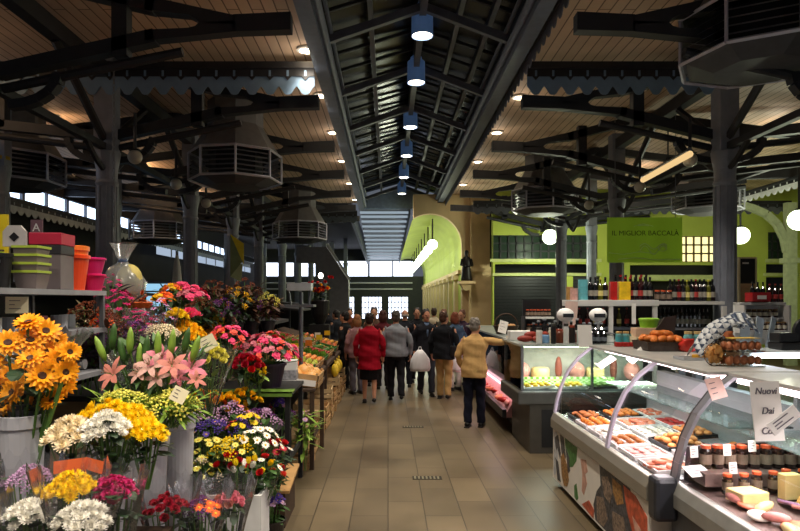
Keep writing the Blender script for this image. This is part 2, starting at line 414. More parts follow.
def grid_mat(name, c1, c2, sx, sy, axes='xy', mortar=0.012, rough=0.4, row_off=0.5, vary=0.14, bump=0.3):
    m = bpy.data.materials.new(name); m.use_nodes = True; nt = m.node_tree; N = nt.nodes.new; L = nt.links.new
    b = nt.nodes['Principled BSDF']; g = N('ShaderNodeNewGeometry'); sp = N('ShaderNodeSeparateXYZ'); cb = N('ShaderNodeCombineXYZ')
    L(g.outputs['Position'], sp.inputs[0])
    L(sp.outputs['XYZ'.index(axes[0].upper())], cb.inputs[0]); L(sp.outputs['XYZ'.index(axes[1].upper())], cb.inputs[1])
    br = N('ShaderNodeTexBrick'); br.inputs['Scale'].default_value = 1; br.inputs['Brick Width'].default_value = sx; br.inputs['Row Height'].default_value = sy
    br.inputs['Mortar Size'].default_value = mortar; br.offset = row_off; br.inputs['Mortar Smooth'].default_value = 0.2
    c = lin(c1); br.inputs['Color1'].default_value = c; br.inputs['Color2'].default_value = tuple(x*(1-vary*1.6) for x in c[:3])+(1,); br.inputs['Mortar'].default_value = lin(c2)
    L(cb.outputs[0], br.inputs['Vector'])
    nz = N('ShaderNodeTexNoise'); nz.inputs['Scale'].default_value = 1.1; nz.inputs['Detail'].default_value = 6; L(g.outputs['Position'], nz.inputs['Vector'])
    mr = N('ShaderNodeMapRange'); mr.inputs['From Min'].default_value = .3; mr.inputs['From Max'].default_value = .7; mr.inputs['To Min'].default_value = 1-vary*2; mr.inputs['To Max'].default_value = 1+vary
    L(nz.outputs['Fac'], mr.inputs[0])
    mx = N('ShaderNodeMix'); mx.data_type = 'RGBA'; mx.blend_type = 'MULTIPLY'; mx.inputs[0].default_value = 1
    L(br.outputs['Color'], mx.inputs[6]); L(mr.outputs[0], mx.inputs[7]); L(mx.outputs[2], b.inputs['Base Color'])
    r2 = N('ShaderNodeMapRange'); r2.inputs['To Min'].default_value = rough-.08; r2.inputs['To Max'].default_value = rough+.22; L(nz.outputs['Fac'], r2.inputs[0]); L(r2.outputs[0], b.inputs['Roughness'])
    bp = N('ShaderNodeBump'); bp.inputs['Strength'].default_value = bump; bp.inputs['Distance'].default_value = 0.006; bp.invert = True
    L(br.outputs['Fac'], bp.inputs['Height']); L(bp.outputs['Normal'], b.inputs['Normal'])
    return m
FLOOR_M = grid_mat('worn_stone_slabs', (112,97,72), (64,54,40), 0.8, 0.335, 'yx', 0.006, 0.36, 0.5, 0.2)
PLANK_M = grid_mat('ceiling_planks', (212,184,156), (112,92,76), 4.0, 0.16, 'yx', 0.010, 0.6, 0.37, 0.10)

# ================================================================ room shell
ZC = HC + 3.75            # plank ceiling
XL, XR, YG = -1.0, 1.86, 24.0    # lantern edges, gable
struct(MB().box((-11,-3,-.1), (14.3,48,0)).build('floor', FLOOR_M))
struct(MB().box((-11,-3,ZC), (XL,YG,ZC+.12)).build('ceiling_left', PLANK_M))
struct(MB().box((XR,-3,ZC), (14.3,YG,ZC+.12)).build('ceiling_right', PLANK_M))
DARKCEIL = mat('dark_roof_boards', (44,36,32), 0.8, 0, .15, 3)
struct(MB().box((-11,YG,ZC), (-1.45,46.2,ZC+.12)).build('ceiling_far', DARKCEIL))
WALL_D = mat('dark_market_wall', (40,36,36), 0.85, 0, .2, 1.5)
WL = -9.4
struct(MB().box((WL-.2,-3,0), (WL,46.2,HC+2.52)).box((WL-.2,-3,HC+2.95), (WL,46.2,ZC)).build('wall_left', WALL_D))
struct(MB().box((14,-3,0), (14.2,21.3,ZC)).build('wall_right', mat('right_plaster', (120,130,60), .85)))
struct(MB().box((-11,46,0), (-4.2,46.3,ZC)).box((-4.2,46,0), (2.7,46.3,.55)).box((-4.2,46,2.2), (2.7,46.3,3.7)).box((-4.2,46,4.85), (2.7,46.3,ZC+.6))
       .box((-4.2,46,.55),(-3.95,46.3,2.2)).box((-2.5,46,.55),(-1.95,46.3,2.2)).box((-.45,46,.55),(.02,46.3,2.2)).box((1.5,46,.55),(2.7,46.3,2.2)).build('wall_far', mat('far_wall', (70,72,72), .8)))
# far gate windows with mullions
k = 0
for x0, x1 in ((-3.95,-2.5),(-1.95,-.45),(.02,1.5)):
    k += 1
    w = struct(MB().box((x0,46.1,.55),(x1,46.12,2.2)).build('window_%d' % k, DAY))
    b = MB()
    for i in range(7): x = x0+(x1-x0)*i/6; b.box((x-.03,46.02,.55),(x+.03,46.09,2.2))
    for i in range(5): z = .55+1.65*i/4; b.box((x0,46.02,z-.03),(x1,46.09,z+.03))
    b.build('mullion', IRON_D, w)
for x0, x1 in ((-4.1,-1.5),(-1.35,.3),(.4,1.85)):
    k += 1
    w = struct(MB().box((x0,46.1,3.72),(x1,46.12,4.83)).build('window_%d' % k, DAY))
    MB().box((x0-.05,46.02,3.7),(x0,46.09,4.85)).box((x1,46.02,3.7),(x1+.05,46.09,4.85)).build('window_frame', IRON_D, w)
for x0, x1 in ((-10.6,-9.9),(-9.1,-8.0),(-7.6,-7.0),(-6.5,-5.4),(-5.0,-4.4)):
    k += 1; struct(MB().box((x0,45.96,3.72),(x1,45.98,4.7)).build('window_%d' % k, DAY))
# pale pipes across the far wall
for z in (2.75, 3.2): struct(MB().tube([(-10.5,45.7,z),(1.8,45.7,z)], .055, 8).build('trim_pipe', WHITE))
# left clerestory panes and awning gutter
b = MB(); y = 5.0
while y < 40:
    k += 1
    w = struct(MB().box((WL-.12,y,HC+2.52),(WL-.1,y+2.1,HC+2.95)).build('window_%d' % k, emis('cool_daylight', (205,226,255), 3.4)))
    MB().box((WL-.09,y-.12,HC+2.5),(WL-.02,y,HC+2.97)).box((WL-.09,y+1.02,HC+2.5),(WL-.02,y+1.09,HC+2.97)).build('window_frame', IRON, w)
    y += 2.22
# awning sheets far down the left side, their daylight put in as glow
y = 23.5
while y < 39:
    k += 1; w = struct(MB().box((WL+.62,y,HC+1.74),(WL+.64,y+1.5,HC+2.04)).build('window_%d' % k, emis('awning_glow', (190,208,232), .75)))
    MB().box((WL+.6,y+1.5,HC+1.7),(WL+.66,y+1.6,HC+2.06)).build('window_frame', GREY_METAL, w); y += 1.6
# lantern: upstands, roof slopes, rafters, purlins
ROOFPANE = mat('dark_roof_glass', (26,26,28), 0.24, 0, .35, 1.3, spec=.4)
ZE = HC + 3.62; ZR = HC + 4.06; XM = .5
up = MB()
for x, sg in ((XL,-1),(XR,1)):
    up.box((x-.05, -3, ZE-.12), (x+.05, YG, ZE+.55)); up.box((x-.1,-3,ZE-.16),(x+.1,YG,ZE-.06))
    up.tube([(x-sg*.14,-3,ZE-.02),(x-sg*.14,YG,ZE-.02)], .055, 8); up.tube([(x-sg*.2,-3,ZE+.16),(x-sg*.2,YG,ZE+.16)], .03, 6)
struct(up.build('trim_lantern_edge', mat('edge_grey', (96,106,124), .5)))
sl = MB()
for x, sg in ((XL,1),(XR,-1)):
    sl.prism([(x-.1*sg,ZE+.5),(XM,ZR+.5),(XM,ZR+.56),(x-.1*sg,ZE+.56)], 'y', -3, YG+.2)
struct(sl.build('ceiling_lantern', ROOFPANE))
rf2 = MB(); rf = MB(); y = 1.9
while y < YG:
    for x in (XL, XR): rf.bar((x,y,ZE+.02),(XM,y,ZR+.1), .11, .09)
    y += 2.3
for y in [1.9+2.3*i/3 for i in range(30)]:
    if y < YG:
        for x in (XL, XR): rf2.bar((x,y,ZE+.44),(XM,y,ZR+.46), .05, .05)
for x, t in ((XL,.5),(XR,.28),(XR,.6)):
    if 1:
        xx = x+(XM-x)*t; zz = ZE+.3+(ZR-ZE)*t
        rf.box((xx-.035,-3,zz-.06),(xx+.035,YG,zz+.06))
rf.box((XM-.05,-3,ZR+.02),(XM+.05,YG,ZR+.4))
struct(rf.build('trim_rafters', IRON)); struct(rf2.build('trim_glazing_bar', IRON_D))
struct(MB().prism([(XL,ZE-.1),(XR,ZE-.1),(XR,ZE+.3),(XM,ZE+.78),(XL,ZE+.3)], 'y', YG-.1, YG+.05).build('trim_gable', mat('gable_blue', (134,154,190), .6)))
# far skylight beyond the gable; daylight on the louvre bars put in as glow
fs = MB()
fs.add([(XL-.1,YG,ZE-.05),(.8,YG,ZE-.05),(.76,46,4.95),(-1.45,46,4.95)], [(0,3,2,1)])
struct(fs.build('ceiling_skylight', mat('far_roof_pane', (70,76,84), .4)))
fb = MB()
for i in range(13):
    t = (i/13.0)**1.2; yy = YG+.4+21*t; zz = ZE-.12+(4.9-ZE)*t
    fb.box((XL-.1-.35*t,yy-.07,zz-.1),(.8-.04*t,yy+.07,zz-.02))
struct(fb.build('trim_louvre', emis('louvre_glow', (186,204,218), .6)))
# left-hand edge of the far skylight and the roof beside it
struct(MB().prism([(24,ZE-.3),(46,4.6),(46,ZC+.1),(24,ZC+.1)], 'x', -1.55, -1.42).prism([(24,ZE-.3),(46,4.6),(46,ZC+.1),(24,ZC+.1)], 'x', .82, .87).build('trim_far_beam', IRON))

# ---- green arcade behind the portal
TX0, TX1, TY0, TY1 = .86, 2.62, 22.3, 46.0
vt = MB(); A, B = [], []
for i in range(13):
    a = PI*i/12*.69; cx = 1.5; r = 1.12
    A.append((cx+r*math.cos(a), TY0, HC+1.95+r*math.sin(a))); B.append((cx+r*math.cos(a), TY1, HC+1.95+r*math.sin(a)))
vt.strip(A, B)
struct(vt.build('ceiling_arcade', GREEN, smooth=True))
struct(MB().box((TX1,TY0,0),(TX1+.2,TY1,HC+2.2)).build('wall_arcade', GREEN))
pb = MB()
for i in range(11):
    y = TY0+.8+i*2.1; pb.box((TX1-.14,y,0),(TX1,y+.5,HC+.75)); pb.box((TX1-.2,y-.08,HC+.75),(TX1,y+.58,HC+.92))
pb.box((TX1-.1,TY0,HC+.95),(TX1,TY1,HC+1.08))
struct(pb.build('trim_arcade_pilaster', CREAM))
# portal wall with an arch cut
cx, cz, r = 1.5, HC+1.95, 1.12
arc = [(cx+r*math.cos(a), cz+r*math.sin(a)) for a in [PI*(1-i/16) for i in range(17)]]
poly = [(.9,ZC)] + [p for p in arc if p[0] > .9] + [(cx+r,0),(3.55,0),(3.55,ZC)]
poly.insert(1, (.9, cz+math.sqrt(r*r-(.9-cx)**2)))
struct(MB().prism(poly, 'y', 22.0, 22.3).build('wall_portal', CREAM))
struct(MB().box((2.85,21.75,0),(3.62,22.0,HC+1.0)).box((2.75,21.68,HC+1.0),(3.72,22.0,HC+1.08)).box((2.8,21.7,HC+1.08),(3.67,22.0,HC+1.16)).box((2.9,21.78,HC+1.16),(3.58,22.0,ZC)).build('trim_pilaster', CREAM))
# green facade with openings at Y=20
YF = 21.0
fx = lambda px: (px-VX)*YF/F
fz = lambda py: HC-(py-VY)*YF/F
fac = MB()
def hole_wall(b, x0, x1, z0, z1, holes, y0, y1):
    xs = sorted({x0, x1, *[h[0] for h in holes], *[h[1] for h in holes]}); zs = sorted({z0, z1, *[h[2] for h in holes], *[h[3] for h in holes]})
    for i in range(len(xs)-1):
        for j in range(len(zs)-1):
            mx, mz = (xs[i]+xs[i+1])/2, (zs[j]+zs[j+1])/2
            if not any(h[0] < mx < h[1] and h[2] < mz < h[3] for h in holes): b.box((xs[i],y0,zs[j]),(xs[i+1],y1,zs[j+1]))
H1 = (fx(493),fx(598),fz(259),fz(235)); H2 = (fx(495),fx(598),fz(273),fz(264)); H3 = (fx(494),fx(560),0,fz(276)); H4 = (fx(573),fx(600),0,fz(276))
H5 = (fx(630),fx(718),fz(275),fz(265)); H6 = (fx(680),fx(718),fz(262),fz(236)); H7 = (fx(768),fx(792),fz(259),fz(232)); H8 = (fx(766),fx(794),fz(273),fz(264)); H9 = (fx(766),fx(794),.0,fz(277)); H10 = (fx(630),fx(718),0,fz(281))
HOLES = [H1,H2,H3,H4,H5,H6,H7,H8,H9,H10]
hole_wall(fac, 3.55, 14.0, 0, ZC, HOLES, YF, YF+.3)
struct(fac.build('wall_back', GREEN))
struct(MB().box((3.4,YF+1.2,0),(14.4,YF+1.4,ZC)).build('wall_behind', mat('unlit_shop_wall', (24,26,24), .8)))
for i, h in enumerate([H1,H6,H7]):
    k += 1
    lit = i == 1
    w = struct(MB().box((h[0],YF+.14,h[2]),(h[1],YF+.16,h[3])).build('window_%d' % k, emis('warm_lit_pane', (255,240,170), 1.5) if lit else mat('green_dark_pane', (40,58,44), .2)))
    b = MB(); n = [13,5,4][i]
    for q in range(n+1): x = h[0]+(h[1]-h[0])*q/n; b.box((x-.025,YF+.08,h[2]),(x+.025,YF+.13,h[3]))
    for q in range(4): z = h[2]+(h[3]-h[2])*q/3; b.box((h[0],YF+.08,z-.025),(h[1],YF+.13,z+.025))
    b.build('mullion', IRON_D if not lit else mat('ochre_mullion', (110,90,40), .6), w)
b = MB()
for h in (H1,H2): b.box((h[0]-.1,YF-.06,h[2]-.1),(h[1]+.1,YF,h[2]))
b.box((H5[0],YF-.06,H5[2]-.18),(H5[1],YF,H5[2])); b.box((H7[0]-.1,YF-.06,H7[2]-.12),(H7[1]+.1,YF,H7[2])); b.box((H8[0]-.1,YF-.06,H8[2]-.1),(H8[1]+.1,YF,H8[2]))
struct(b.build('trim_sill', mat('pale_green_sill', (186,196,128), .7)))
# pale arched bracket and post before the right end of the facade
b = MB(); pts = [((px-VX)*18.5/F, 18.5, HC-(py-VY)*18.5/F) for px, py in ((738,204),(752,208),(766,214),(777,224),(784,238),(787,252))]
for p, q in zip(pts, pts[1:]): b.bar(p, q, .2, .16)
b.box((11.85,18.4,0),(12.15,18.6,HC+2.9)); b.box((11.78,18.33,HC+1.1),(12.22,18.67,HC+1.25))
struct(b.build('trim_arch', mat('pale_arch', (150,158,122), .6)))
# shutters in the shop openings
for i, h in enumerate([H3,H4]):
    b = MB(); z = h[2]
    while z < h[3]-.02: b.box((h[0],YF+.1,z),(h[1],YF+.15,z+.09)); z += .11
    struct(b.build('door_%d' % (i+1), mat('rolled_shutter', (30,32,34), .45)))

# ---- iron columns
def column(X, Y, r=.15, top=ZC):
    b = MB(); zt = HC+2.0
    b.lathe([(r*1.7,0),(r*1.7,.25),(r*1.25,.32),(r*1.1,.5),(r*1.0,zt-.25)], 20, (X,Y,0))
    b.lathe([(r*1.0,zt-.25),(r*1.15,zt-.2),(r*1.02,zt-.15),(r*1.05,zt),(r*1.3,zt+.2),(r*1.35,zt+.28),(r*1.0,zt+.3)], 20, (X,Y,0))
    b.box((X-r*.95,Y-r*.95,zt+.25),(X+r*.95,Y+r*.95,top))
    for q in range(10):
        a = 2*PI*q/10; b.box((X+r*1.0*math.cos(a)-.012,Y+r*1.0*math.sin(a)-.012,.5),(X+r*1.0*math.cos(a)+.012,Y+r*1.0*math.sin(a)+.012,zt-.25))
    return struct(b.build('column', COLM, smooth=False))
CL, CR = -4.35, 5.2
for y in (2.2, 5.7, 9.6, 13.65, 17.4, 20.9, 25.5, 30, 35): column(CL, y)
for y in (2.2, 5.7, 9.57, 14.1, 18.6): column(CR, y)
column(6.3, 19.2, .14); column(-6.6, 10.6, .11)
for x, y in ((-6.6,15),(-6.8,21),(-7,27),(-6.6,33),(-3.4,33),(-2.6,38),(-3.6,40)): column(x, y, .12)

# ---- cantilever trusses
def truss(Y, xe, xc, sg):
    """plate truss: solid nose at the lantern, two chords forking out to the column, mirrored beyond it"""
    b = MB(); d = .15; g = lambda x, z: (x, Y, HC+z); X = lambda u: xe+sg*u
    L = abs(xc-xe)
    def plate(pts): b.prism([(X(u), HC+z) for u, z in pts], 'y', Y-d/2, Y+d/2)
    plate([(-.02,3.0),(.62,2.98),(.62,3.17),(-.02,3.2)])
    plate([(.6,2.98),(1.6,2.88),(1.6,3.0),(1.12,3.02),(1.04,3.04),(1.0,3.08),(.6,3.1)]); plate([(.6,3.06),(1.0,3.08),(1.04,3.13),(1.12,3.17),(1.6,3.22),(1.6,3.38),(.6,3.16)])
    b.bar(g(X(1.5),3.28), g(xc,3.70), .16, d); b.bar(g(X(1.5),2.94), g(xc,2.55), .15, d)
    m1 = xe+(xc-xe)*.58
    b.bar(g(m1,3.5), g(m1,2.72), .17, d)
    for q in (-1,1):                                  # fillets at the column head
        pts = [g(xc-sg*q*(.12+.55*math.sin(a)), 2.18+.36*(1-math.cos(a))) for a in [PI/2*i/5 for i in range(6)]]
        for p, r in zip(pts, pts[1:]): b.bar(p, r, .1, d*.8)
    b.tube([g(xc,2.36), g(X(1.2),2.78)], .055, 8)
    o = xc+sg*3.6
    b.bar(g(xc,3.70), g(o,3.25), .16, d); b.bar(g(xc,2.55), g(o,2.95), .15, d); b.bar(g(xc+sg*1.7,3.5), g(xc+sg*1.7,2.7), .15, d); b.bar(g(o-sg*.2,3.1), g(o+sg*1.6,3.15), .26, d); b.tube([g(xc,2.36), g(o,2.8)], .055, 8)
    struct(b.build('trim_truss', IRON_D))
for i in range(7):
    y = 6.95+2.78*i
    truss(y, XL-.1, CL, -1); truss(y, XR+.26, CR, 1)
truss(4.2, XL-.1, CL, -1); truss(4.2, XR+.26, CR, 1)
# struts along the nave and long tie tubes
b = MB()
for x in (CL, CR):
    b.box((x-.09,-3,HC+3.4),(x+.09,YG,HC+3.62)); b.box((x-.05,-3,HC+2.3),(x+.05,YG,HC+2.4))
    for y in (9.6,13.65,17.4,20.9):
        for s_ in (-1,1): b.tube([(x,y,HC+1.95),(x,y+s_*.35,HC+2.1),(x,y+s_*.7,HC+2.35)], .045, 6); b.tube([(x,y,HC+2.4),(x,y+s_*1.5,HC+3.4)], .06, 6)
b.tube([(CL-3.4,-3,HC+2.98),(CL-3.4,YG,HC+2.98)], .07, 8); b.tube([(CR+3.4,-3,HC+2.98),(CR+3.4,YG,HC+2.98)], .07, 8)
struct(b.build('trim_tie', IRON_D))

# ---- scalloped valances
def valance(label, x0, x1, Y, z0, z1, pitch, axis='x', m=STEEL_BLUE, ymul=1):
    """sheet with a lower edge of pointed scallops, slots above each one"""
    o = thing('scalloped_valance', label, 'valance', (x0,Y,z1) if axis == 'x' else (Y,x0,z1))
    n = max(1, int(round(abs(x1-x0)/pitch))); p = (x1-x0)/n; h = z1-z0
    b = MB(); hd = MB()
    P = (lambda u, w, t: (u, t, w)) if axis == 'x' else (lambda u, w, t: (t, u, w))
    for i in range(n):
        u = i*p
        prof = [(0,-h*.74),(.1,-h*.8),(.3,-h*.97),(.42,-h),(.58,-h),(.7,-h*.97),(.9,-h*.8),(1,-h*.74)]
        pts = [(u+a*p, w) for a, w in prof] + [(u+p,-h*.3),(u,-h*.3)]
        vs = [P(a,w,-.006) for a, w in pts] + [P(a,w,.006) for a, w in pts]; q = len(pts)
        b.add(vs, [tuple(range(q)), tuple(range(2*q-1,q-1,-1))] + [(j,j+q,(j+1)%q+q,(j+1)%q) for j in range(q)])
        c0, c1 = P(u+p*.06,-h*.45,-.03), P(u+p*.94,0,.03)
        hd.prism([(u,-h*.44),(u+p*.3,-h*.44),(u+p*.5,-h*.56),(u+p*.7,-h*.44),(u+p,-h*.44),(u+p,-h*.2),(u,-h*.2)],'y',-.02,.02) if axis == 'x' else hd.box(P(u,-h*.46,-.02), P(u+p,-h*.2,.02)); 
        b.box(P(u+p*.44,-h*.44,-.028), P(u+p*.56,-h*.26,.028))
    hd.box(P(0,-h*.2,-.05), P(x1-x0,0,.05))
    b.build('scallop_sheet', m, o); hd.build('header_board', IRON_D, o)
    return o
valance('long blue grey scalloped valance hanging above the flower stall', -6.0, XL-.12, 9.45, HC+3.13, HC+3.62, .27)
valance('blue grey scalloped valance between the skylight and the big right hood', XR+.26, 5.0, 9.45, HC+3.13, HC+3.62, .27)
valance('dark scalloped valance edging the right rim of the skylight', 3.0, 23.8, XR+.17, HC+3.32, HC+3.68, .26, 'y', mat('valance_slate', (88,92,104), .55))
valance('brown scalloped valance across the top of the lime green facade', 2.7, 12.8, 19.7, HC+2.72, HC+3.15, .3, 'x', IRON)
valance('white scalloped valance running away at the upper right edge', 11.5, 17.6, 9.9, HC+2.7, HC+3.0, .27, 'y', mat('valance_white', (214,216,214), .5))
valance('far scalloped valance across the ceiling left of the skylight', -6.5, XL-.12, 22.6, HC+2.8, HC+3.25, .3, 'x', mat('far_slate', (74,84,92), .6))
valance('long pale awning edge below the left clerestory windows', 8.0, 40.0, WL+.5, HC+2.05, HC+2.42, .3, 'y', mat('awning_white', (150,156,160), .6))
struct(MB().prism([(WL,HC+2.5),(WL+.45,HC+2.38),(WL+.55,HC+2.38),(WL+.55,HC+2.43),(WL,HC+2.56)], 'y', 7, 41).build('trim_awning', mat('awning_grey', (140,150,160), .5)))
# ================================================================ lamps and ducts overhead
BULB = emis('pendant_glow', (255,236,210), 14)
def pendant():
    o = thing('pendant_lamp', 'x', 'pendant lamp', (0,0,0), 0, 'blue pendant lamps down the skylight')
    MB().tube([(0,0,.3),(0,0,.5)], .015, 6).build('cable', IRON_D, o)
    sh_ = MB().lathe([(.05,.34),(.07,.3),(.1,.28),(.105,.24),(.155,.2),(.16,-.17),(.15,-.17),(.145,.15),(.02,.16)], 24, caps=False).build('lamp_shade', mat('pendant_blue', (110,150,210), .35, 0, .05, 6, emit=.09), o, smooth=False)
    MB().lathe([(.142,-.15),(.1,-.175),(0,-.18)], 20, caps=False).build('diffuser', BULB, sh_, smooth=True)
    return o
PY = [9.05, 11.0, 13.85, 16.6, 19.5, 22.5]
for i, y in enumerate(PY):
    lab = ['largest and nearest blue pendant lamp hanging in the dark skylight'] + ['blue pendant lamp hanging in the skylight, %s from the front' % ORD[q] for q in range(1,5)] + ['smallest blue pendant lamp just before the far gable']
    z = HC+4.02
    o = pendant() if i == 0 else None
    if i == 0: P0 = o; o.location = (XM, y, z); o['label'] = lab[0]
    else: dup(P0, (XM, y, z), 0, lab[i])
    lamp('SPOT', (XM, y, z-.22), 260, (1,.9,.76), .13, (0,0,0), 1.85, .6, name='pendant_light')
for y in (6.3, 3.5, 0.7): lamp('SPOT', (XM, y, HC+3.8), 420, (1,.9,.76), .13, (0,0,0), 1.85, .6, name='pendant_light')

SPOTM = emis('downlight_glow', (255,226,180), 22)
def downlight():
    o = thing('ceiling_downlight', 'x', 'downlight', (0,0,0), 0, 'downlights beside the skylight')
    MB().lathe([(.1,0),(.14,-.0),(.145,-.03),(.105,-.04),(.1,0)], 20, caps=False).build('trim_ring', WHITE, o)
    MB().lathe([(.105,-.03),(.06,-.045),(0,-.05)], 16, caps=False).build('lens', SPOTM, o)
    return o
D0 = None
for sx, xs, ys, side in ((-1,-1.22,[9.25,11.3,13.8,16.6,19.8,23.0],'left'),(1,2.42,[11.4,13.8,16.7,20,23.4],'right')):
    for i, y in enumerate(ys):
        lab = 'round lit downlight in the planks %s of the skylight, %s from the front' % (side, ORD[i])
        if D0 is None: D0 = downlight(); D0.location = (xs,y,ZC); D0['label'] = lab
        else: dup(D0, (xs,y,ZC), 0, lab)
        lamp('SPOT', (xs,y,ZC-.08), 120, (1,.88,.72), .07, (0,0,0), 1.5, .8, name='downlight_beam')
        # added point lamp under each fitting, standing in for light bounced onto planks
        lamp('POINT', (xs,y,ZC-.3), 4.5, (1,.84,.66), .1, name='plank_fill')
for xs, ys in ((-1.22,[5.5,3.2,1.0]),(2.42,[8.8,6.2,3.6])):
    for y in ys: lamp('SPOT', (xs,y,ZC-.08), 300 if xs < 0 else 120, (1,.88,.72), .07, (0,0,0), 1.5, .8, name='downlight_beam')
for x, y in ((-2.6,1.0),(-3.4,2.6),(-2.0,-.6)): lamp('SPOT', (x,y,ZC-.08), 260, (1,.9,.78), .1, (.25,0,0), 1.5, .8, name='stall_downlight')  # unseen spots added over the stall to brighten the near-left flowers
lamp('SPOT', (2.95,7.5,ZC-.06), 520, (1,.9,.78), .1, (.42,0,-.35), 1.1, .8, name='shelf_fill')  # unseen spot added to brighten the back bottle shelves
# lamps over the outer aisles
for x in (-6.8,):
    for y in (8.2,12.6,17.2,22):
        lab = 'small warm downlight deep in the left aisle ceiling, %s from the front' % ORD[[8.2,12.6,17.2,22].index(y)]
        dup(D0, (x,y,ZC), 0, lab, 'downlights in the left aisle')
        lamp('POINT', (x,y,ZC-.35), 26, (1,.62,.32), .1, name='aisle_light')
for x, y in ((8.2,8.5),(8.2,13),(7.2,17.2)): lamp('POINT', (x,y,ZC-.4), 12, (1,.8,.6), .1, name='aisle_light')

# octagonal air hoods
def hood():
    o = thing('ceiling_air_hood', 'x', 'air vent', (0,0,0), 0, 'octagonal air hoods under the planks')
    n = 8; off = PI/8+.28
    HM = mat('hood_sheet', (104,104,106), .5, .1)
    b = MB()
    def ring(r, z): return [(r*math.cos(off+2*PI*k/n), r*math.sin(off+2*PI*k/n), z) for k in range(n)]
    def skin(b, prof):
        rs = [ring(r,z) for r, z in prof]; base = len(b.v)
        for r_ in rs: b.v += r_
        for i in range(len(rs)-1):
            for k in range(n): b.f.append((base+i*n+k, base+i*n+(k+1)%n, base+(i+1)*n+(k+1)%n, base+(i+1)*n+k)); b.m.append(0)
    skin(b, [(.52,1.4),(.52,.78),(.84,.27)]); b.build('duct_neck', HM, o)
    b = MB(); skin(b, [(.8,-.24),(.74,-.27),(.5,-.36),(.2,-.37)]); b.f.append(tuple(range(len(b.v)-n, len(b.v)))); b.m.append(0); b.build('bottom_plate', mat('hood_plate', (66,66,70), .6, .1), o)
    b = MB(); skin(b, [(.5,.25),(.5,-.24)]); b.build('inner_core', BLACK, o)
    fr = MB(); R = ring(.86,0)
    for k in range(n):
        p, q = Vector(R[k]), Vector(R[(k+1)%n])
        fr.tube([p+Vector((0,0,-.25)),p+Vector((0,0,.26))], .022, 4)
        for z in (-.25,.26): fr.tube([p+Vector((0,0,z)),q+Vector((0,0,z))], .024, 4)
    fo = fr.build('frame', mat('hood_frame', (176,176,188), .4, .1), o)
    for k in range(n):
        p, q = Vector(R[k]), Vector(R[(k+1)%n]); lv = MB()
        for j in range(5):
            z = -.18+.085*j
            i0, i1 = p.lerp(q,.03), p.lerp(q,.97); m_ = (i0+i1)/2; inn = Vector((-m_.x,-m_.y,0)).normalized()*.07
            lv.add([i0+Vector((0,0,z)), i1+Vector((0,0,z)), i1+inn+Vector((0,0,z+.045)), i0+inn+Vector((0,0,z+.045))], [(0,1,2,3)])
        lv.build('louvre_panel', mat('louvre_grey', (120,120,126), .45, .1), fo)
    return o
H = [((4.2,7.0,HC+2.94), 0, 'largest air hood, cut by the top right corner, above the deli'),
     ((-2.9,11.8,HC+2.5), .35, 'grey air hood with white louvres left of the skylight, above the flowers'),
     ((4.1,16.2,HC+2.58), .1, 'air hood with white side louvres right of the skylight, above a globe lamp'),
     ((8.35,16.2,HC+2.6), .6, 'dim air hood half hidden behind the thick right column'),
     ((-2.85,20.0,HC+2.2), .2, 'small far air hood joined to the sloping grey duct'),
     ((-7.2,12.0,HC+2.5), .5, 'dark air hood at the far left edge above the pots'),
     ((-7.1,19.2,HC+2.1), .3, 'dim air hood before the left clerestory windows')]
for i, (p, rz, lab) in enumerate(H):
    if i == 0: H0 = hood(); H0.location = p; H0.rotation_euler = (0,0,rz); H0['label'] = lab
    else: dup(H0, p, rz, lab)

# sloping duct below the far hood
o = thing('air_duct', 'sloping grey sheet duct running down from the far hood to the floor post', 'duct', (0,0,0))
MB().prism([(-2.9,HC+1.68),(-1.95,HC+1.68),(-1.25,HC+.62),(-1.25,0),(-1.85,0),(-1.85,HC+.45),(-2.35,HC+1.2),(-2.9,HC+1.2)], 'y', 19.6, 20.3).build('duct_body', mat('duct_grey', (96,98,100), .5, .2), o)
MB().lathe([(.26,1.75),(.26,1.42)], 16, (-2.75,20,HC)).build('collar', IRON, o)
MB().bar((-1.92,19.55,HC+1.78),(-1.2,19.55,HC+.64),.07,.06).build('cable_tray', mat('tray_pale', (170,176,170), .5), o)

# globe lamps
GLOBE = emis('lit_globe', (240,255,214), 5.5)
GD = mat('unlit_globe', (176,172,158), .3, 0, .04)
def globe(lit, r, drop):
    o = thing('globe_lamp', 'x', 'globe lamp')
    MB().ell((0,0,0), r, 20, 12).build('glass_globe', GLOBE if lit else GD, o, smooth=True)
    MB().tube([(0,0,r*.92),(0,0,r+drop)], .025, 8).lathe([(.09,r*.9),(.1,r*.98),(.05,r*1.15)], 14).build('stem', IRON_D, o)
    return o
G = [(550,237,19.3,.235,'lit round globe lamp before the dark grid window, under a hood'),
     (740.5,235.5,16.5,.23,'lit round globe lamp just right of the thick column'),
     (799,220,14.5,.24,'lit round globe lamp cut off by the right edge')]
for px, py, Y, r, lab in G:
    p = at(px,py,Y); o = globe(True, r, 1.0); o.location = p; o['label'] = lab; o['group'] = 'lit globe lamps on the right'
    lamp('POINT', p+Vector((0,0,-r-.5)), 150, (.95,1,.75), .25, name='globe_light')
for i in range(9):
    y = 22.6+i*2.5
    o = globe(True, .19, .75) if i == 0 else dup(AG, (0,0,0))
    if i == 0: AG = o
    o.location = (1.62,y,HC+2.02); o['label'] = 'lit globe in the row down the green arcade, %s from the front' % ORD[i]; o['group'] = 'globe lamps in a row down the green arcade'
    lamp('POINT', (1.62,y,HC+1.55), 45, (.95,1,.8), .2, name='arcade_light')
